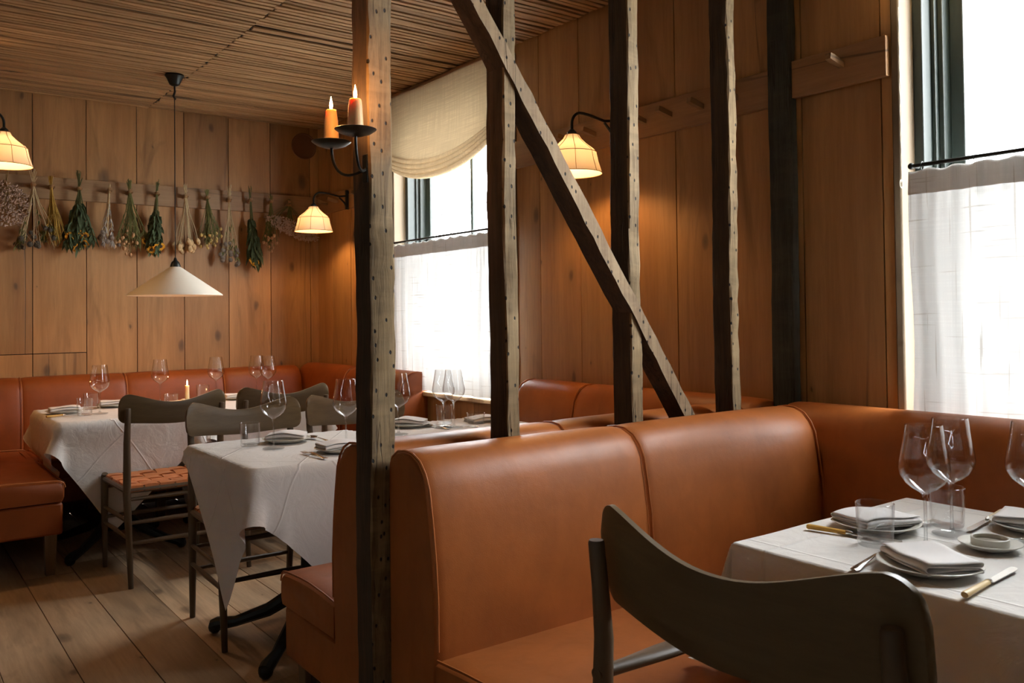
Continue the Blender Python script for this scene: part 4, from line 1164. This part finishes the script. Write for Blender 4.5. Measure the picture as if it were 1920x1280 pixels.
def spiky(r):
    b = MB(); b.ball((0, 0, 0), r * .72, 10, 7)
    for k in range(70):
        z = 1 - 2 * (k + .5) / 70; a = k * 2.39996; q = math.sqrt(1 - z * z); d = Vector((q * math.cos(a), q * math.sin(a), z)); s_ = d.cross(Vector((.3, .5, .8))).normalized() * r * .07; e = d.cross(s_).normalized() * r * .07
        p = d * r * .65; b.add([p + s_, p - s_ * .5 + e, p - s_ * .5 - e, d * r * 1.05], [(0, 1, 3), (1, 2, 3), (2, 0, 3)])
    return b
def sunflower(r):
    b = MB(); b.curm = 0
    for ring_, n in ((1, 15), (.85, 13)):
        for k in range(n):
            a = 2 * PI * k / n + ring_; ca, sa = math.cos(a), math.sin(a); w_ = r * .16; tilt = rr(-.15, .35) * r
            b.add([(ca * r * .35 - sa * w_ * .6, sa * r * .35 + ca * w_ * .6, 0), (ca * r * .35 + sa * w_ * .6, sa * r * .35 - ca * w_ * .6, 0), (ca * r * .75 + sa * w_, sa * r * .75 - ca * w_, tilt * .6), (ca * r * ring_, sa * r * ring_, tilt), (ca * r * .75 - sa * w_, sa * r * .75 + ca * w_, tilt * .6)], [(0, 1, 2, 3, 4)])
    b.curm = 1; b.lathe([(.0002, r * .16), (r * .3, r * .12), (r * .42, 0), (.0002, -r * .1)], 14)
    return b
def pod(r, l):
    b = MB(); b.lathe([(.0003, -l), (r * .6, -l * .75), (r, -l * .2), (r * .85, l * .4), (r * .35, l * .85), (.0003, l)], 8); return b
protos = {}
def head_mesh(key, fn, mats):
    if key not in protos:
        o = fn().build(key, mats, ang=40); protos[key] = o.data; bpy.data.objects.remove(o)
    return protos[key]
def bunch(x, lab, ztie, zend, spread, stem_m, heads=None, leaves=None, n=14, up=.10, lean=0, tuft=None, cloud=None, seed=0, upmat=None, cat='dried flowers'):
    random.seed(100 + seed); yb = BACK_Y - .085
    t = thing('dried_flower_bunch', lab, cat, (x, yb, ztie), group='dried flower bunches hung from the peg rail')
    H = ztie - zend; ends = []; b = MB()
    for k in range(n):
        a = rr(0, 2 * PI); q = math.sqrt(rr(0, 1)); ex = spread * q * math.cos(a) + lean; ey = .04 * q * math.sin(a); L = H * rr(.78, 1.0) * (1 - .12 * q)
        pts = [(rr(-.010, .010) - ex * .12, rr(-.006, .006), up * rr(.45, 1.0)), (0 + rr(-.006, .006), rr(-.005, .005), 0), (ex * .28, ey * .4, -L * .35), (ex * .68 + rr(-.006, .006), ey * .8, -L * .7), (ex, ey, -L)]
        b.tube(pts, [.0019, .0023, .0021, .0018, .0013], 5); ends.append((Vector(pts[4]), Vector(pts[3]), Vector(pts[2])))
        if heads and heads.get('twigs'):
            for q2 in range(3):
                f = rr(.5, .9); p = Vector(pts[2]).lerp(Vector(pts[4]), f); e = p + Vector((rr(-.035, .035), rr(-.02, .02), -rr(.02, .05))); b.tube([p, e], [.001, .0008], 4); ends.append((e, p, p))
    b.build('stems', stem_m, t)
    b = MB()
    for q in (-.006, .0, .006): b.tube([(.013 * math.cos(a), .011 * math.sin(a), q) for a in [2 * PI * j / 10 for j in range(11)]], .0022, 5, cap=False)
    b.tube([(0, .0, 0), (.022, .03, .010), (.02, .062, .012)], .0016, 5)
    b.build('twine', M_TW, t)
    if leaves:
        mat, cnt, ln, lo, hi, wd = leaves; b = MB()
        for k in range(cnt):
            e, m_, m2 = random.choice(ends[:n]); f = rr(lo, hi); p = (Vector((0, 0, 0)).lerp(m2, f * 3) if f < .33 else m2.lerp(m_, (f - .33) * 3) if f < .66 else m_.lerp(e, (f - .66) * 3))
            a = rr(0, 2 * PI); d = Vector((math.cos(a) * .45, math.sin(a) * .4, -rr(.5, 1.1))).normalized(); s_ = d.cross(Vector((rr(-1, 1), 1, rr(-.3, .3)))).normalized(); l_ = ln * 1.15 * rr(.6, 1.2); c_ = Vector((0, 0, -1)) * l_ * .15
            w_ = wd * 1.35 * rr(.6, 1.2); nn = d.cross(s_) * w_ * .5
            b.add([p, p + d * l_ * .35 + s_ * w_ + nn, p + d * l_ * .75 + s_ * w_ * .6 + c_, p + d * l_ + c_ * 2, p + d * l_ * .7 - s_ * w_ * .6 + c_, p + d * l_ * .35 - s_ * w_ + nn, p + d * l_ * .4], [(0, 1, 6), (1, 2, 6), (2, 3, 6), (3, 4, 6), (4, 5, 6), (5, 0, 6)])
        b.build('leaves', mat, t, smooth=False)
    if cloud:
        mat, cnt, cx_, cz_, rx, rz_, ang = cloud; b = MB()
        for k in range(cnt):
            a = rr(0, 2 * PI); q = math.sqrt(rr(0, 1)); u, v_ = rx * q * math.cos(a), rz_ * q * math.sin(a); ca, sa = math.cos(ang), math.sin(ang)
            p = Vector((cx_ + u * ca - v_ * sa, rr(-.03, .035), cz_ + u * sa + v_ * ca)); d = Vector((rr(-1, 1) + ca * .8, rr(-.6, .6), rr(-1, 1) + sa * .8)).normalized() * rr(.010, .020)
            b.tube([p, p + d * .5, p + d], [.0018, .0042, .0012], 4)
        b.build('blossom', mat, t)
        b = MB()
        for k in range(26):
            a = rr(0, 2 * PI); q = rr(.5, 1); u, v_ = rx * q * math.cos(a), rz_ * q * math.sin(a); ca, sa = math.cos(ang), math.sin(ang)
            b.tube([(0, 0, 0), ((cx_ + u * ca - v_ * sa) * .5, 0, (cz_ + u * sa + v_ * ca) * .4), (cx_ + u * ca - v_ * sa, rr(-.02, .02), cz_ + u * sa + v_ * ca)], .0009, 4)
        b.build('twigs', stem_m, t)
    if heads:
        key, fn, mats, hname, cnt, rlo, rhi = heads['spec']; me = head_mesh(key, fn, mats); pick = ends[:]; random.shuffle(pick)
        for k in range(min(cnt, len(pick))):
            o = bpy.data.objects.new(hname, me); C.objects.link(o); o.parent = t; o.location = pick[k][0]; s_ = rr(rlo, rhi); o.scale = (s_,) * 3
            if hname == 'sunflower_head': o.rotation_euler = (PI / 2 + rr(-.5, .9), rr(-.3, .3), rr(-.7, .7))
            else: o.rotation_euler = (rr(-.4, .4), rr(-.4, .4), rr(0, 6))
    return t
TH = lambda c, m: dict(spec=('thistle_' + m.name, lambda: spiky(.0215), [m], 'thistle_head', c, .7, 1.05), twigs=True)
SF = lambda c: dict(spec=('sunf', lambda: sunflower(.034), [M_YEL, M_DISK], 'sunflower_head', c, .7, 1.0))
PD = lambda c, m, r, l: dict(spec=('pod_' + m.name, lambda: pod(r, l), [m], 'seed_head', c, .7, 1.15), twigs=r < .012)
bunch(.655, 'pinkish-grey statice bunch at the left picture edge', 2.05, 1.86, .04, M_STEM, cloud=(M_STAT, 620, -.01, -.13, .13, .14, .9), n=8, seed=1)
bunch(.795, 'large globe thistle bunch with dark round heads, second from the left', 2.05, 1.60, .15, M_STEMP, TH(22, M_BLUE), (M_LEAF2, 110, .035, .35, .95, .004), 16, .11, seed=2)
bunch(.893, 'thin golden grass bunch between the thistles and the yellow-flowered greens', 2.05, 1.67, .06, M_YGR, None, (M_YGR, 260, .03, .3, 1.0, .0015), 46, .07, .02, seed=3)
bunch(1.050, 'dark green leafy bunch with yellow flowers along its foot, fourth from the left', 2.05, 1.66, .10, M_STEMG, SF(9), (M_LEAF, 300, .055, .28, 1.0, .008), 20, .12, seed=4)
bunch(1.225, 'narrow thistle bunch tied with curled grey ribbon', 2.04, 1.64, .055, M_STEMP, TH(9, M_BLUE2), (M_STRAP, 90, .035, .12, .75, .003), 10, .06, seed=5)
bunch(1.350, 'wide fine-leaved bunch with orange-pink seed pods', 2.05, 1.63, .115, M_LEAF2, PD(34, M_BERRY, .0095, .013), (M_LEAF2, 260, .03, .2, .9, .0018), 34, .09, .02, seed=6)
bunch(1.520, 'leafy bunch ending in small sunflowers, left of the pendant cord', 2.055, 1.62, .075, M_STEMG, SF(8), (M_LEAF, 210, .045, .3, 1.0, .010), 12, .10, -.01, seed=7)
bunch(1.705, 'pale beige bunch of papery seed heads right beside the pendant cord', 2.045, 1.63, .085, M_STEMP, PD(20, M_POD, .0185, .026), None, 22, .09, seed=8)
bunch(1.850, 'olive fine-leaved bunch with straw-coloured pods, right of the papery seed heads', 2.05, 1.68, .085, M_LEAF2, PD(26, M_BERRYY, .0095, .012), (M_LEAF2, 230, .03, .15, .8, .0022), 26, .06, .015, seed=9)
bunch(2.000, 'long bunch of grey-violet globe thistles, the lowest hanging of all', 2.04, 1.55, .075, M_STEMP, TH(22, M_BLUE2), (M_LEAF2, 60, .03, .4, .9, .004), 14, .12, .015, seed=10)
bunch(2.150, 'dark leafy bunch with sunflowers, just right of the lowest thistles', 2.05, 1.58, .055, M_STEMG, SF(4), (M_LEAF, 170, .06, .3, 1.0, .010), 9, .11, .015, seed=11)
bunch(2.300, 'bunch with small orange pods under the sweeping grey statice', 2.05, 1.70, .07, M_LEAF2, PD(22, M_BERRY, .0095, .012), (M_LEAF2, 120, .03, .15, .8, .002), 18, .06, 0, seed=12)
bunch(2.440, 'grey-brown statice bunch sweeping sideways toward the corner lamp', 2.035, 1.90, .03, M_STEMG, None, (M_LEAF2, 60, .03, .0, .8, .002), 8, .05, cloud=(M_STAT, 760, .015, -.165, .215, .055, -.33), seed=13)
for x in (.70, .85, .955, 1.11, 1.285, 1.41, 1.58, 1.765, 1.91, 2.06, 2.21, 2.36, 2.49): peg(back_rail, (x - .052, BACK_Y - .018, 2.045), (0, -1, .22), .075)

# ------------------------------------------------------------------ outside
b = MB(); b.box(3.2, 40, -30, 40, -.7, -.6); tag(b.build('ground', SNOW), None, None, None, 'structure')
random.seed(31)
def tree(x, y, h, lab):
    b = MB()
    def br(p, d, L, r, dep):
        q = p + d * L * .5 + Vector((rr(-.05, .05), rr(-.05, .05), 0)) * L; e = p + d * L + Vector((rr(-.06, .06), rr(-.06, .06), 0)) * L
        b.tube([p, q, e], [r, r * .8, r * .6], 5, cap=False)
        if dep:
            for k in range(3): br(q.lerp(e, rr(.2, 1)), (d + Vector((rr(-.8, .8), rr(-.8, .8), rr(-.1, .6)))).normalized(), L * rr(.55, .8), r * .5, dep - 1)
    br(Vector((0, 0, 0)), Vector((0, 0, 1)), h * .45, .10, 5)
    o = b.build('bare_tree', BARK); o.location = (x, y, -.6); tag(o, lab, 'tree', 'bare trees outside the far window')
tree(12, 19.3, 7, 'pale bare tree outside the far window, left of the glazing bar')
tree(19, 27.9, 8, 'pale bare tree outside the far window, right of the glazing bar')
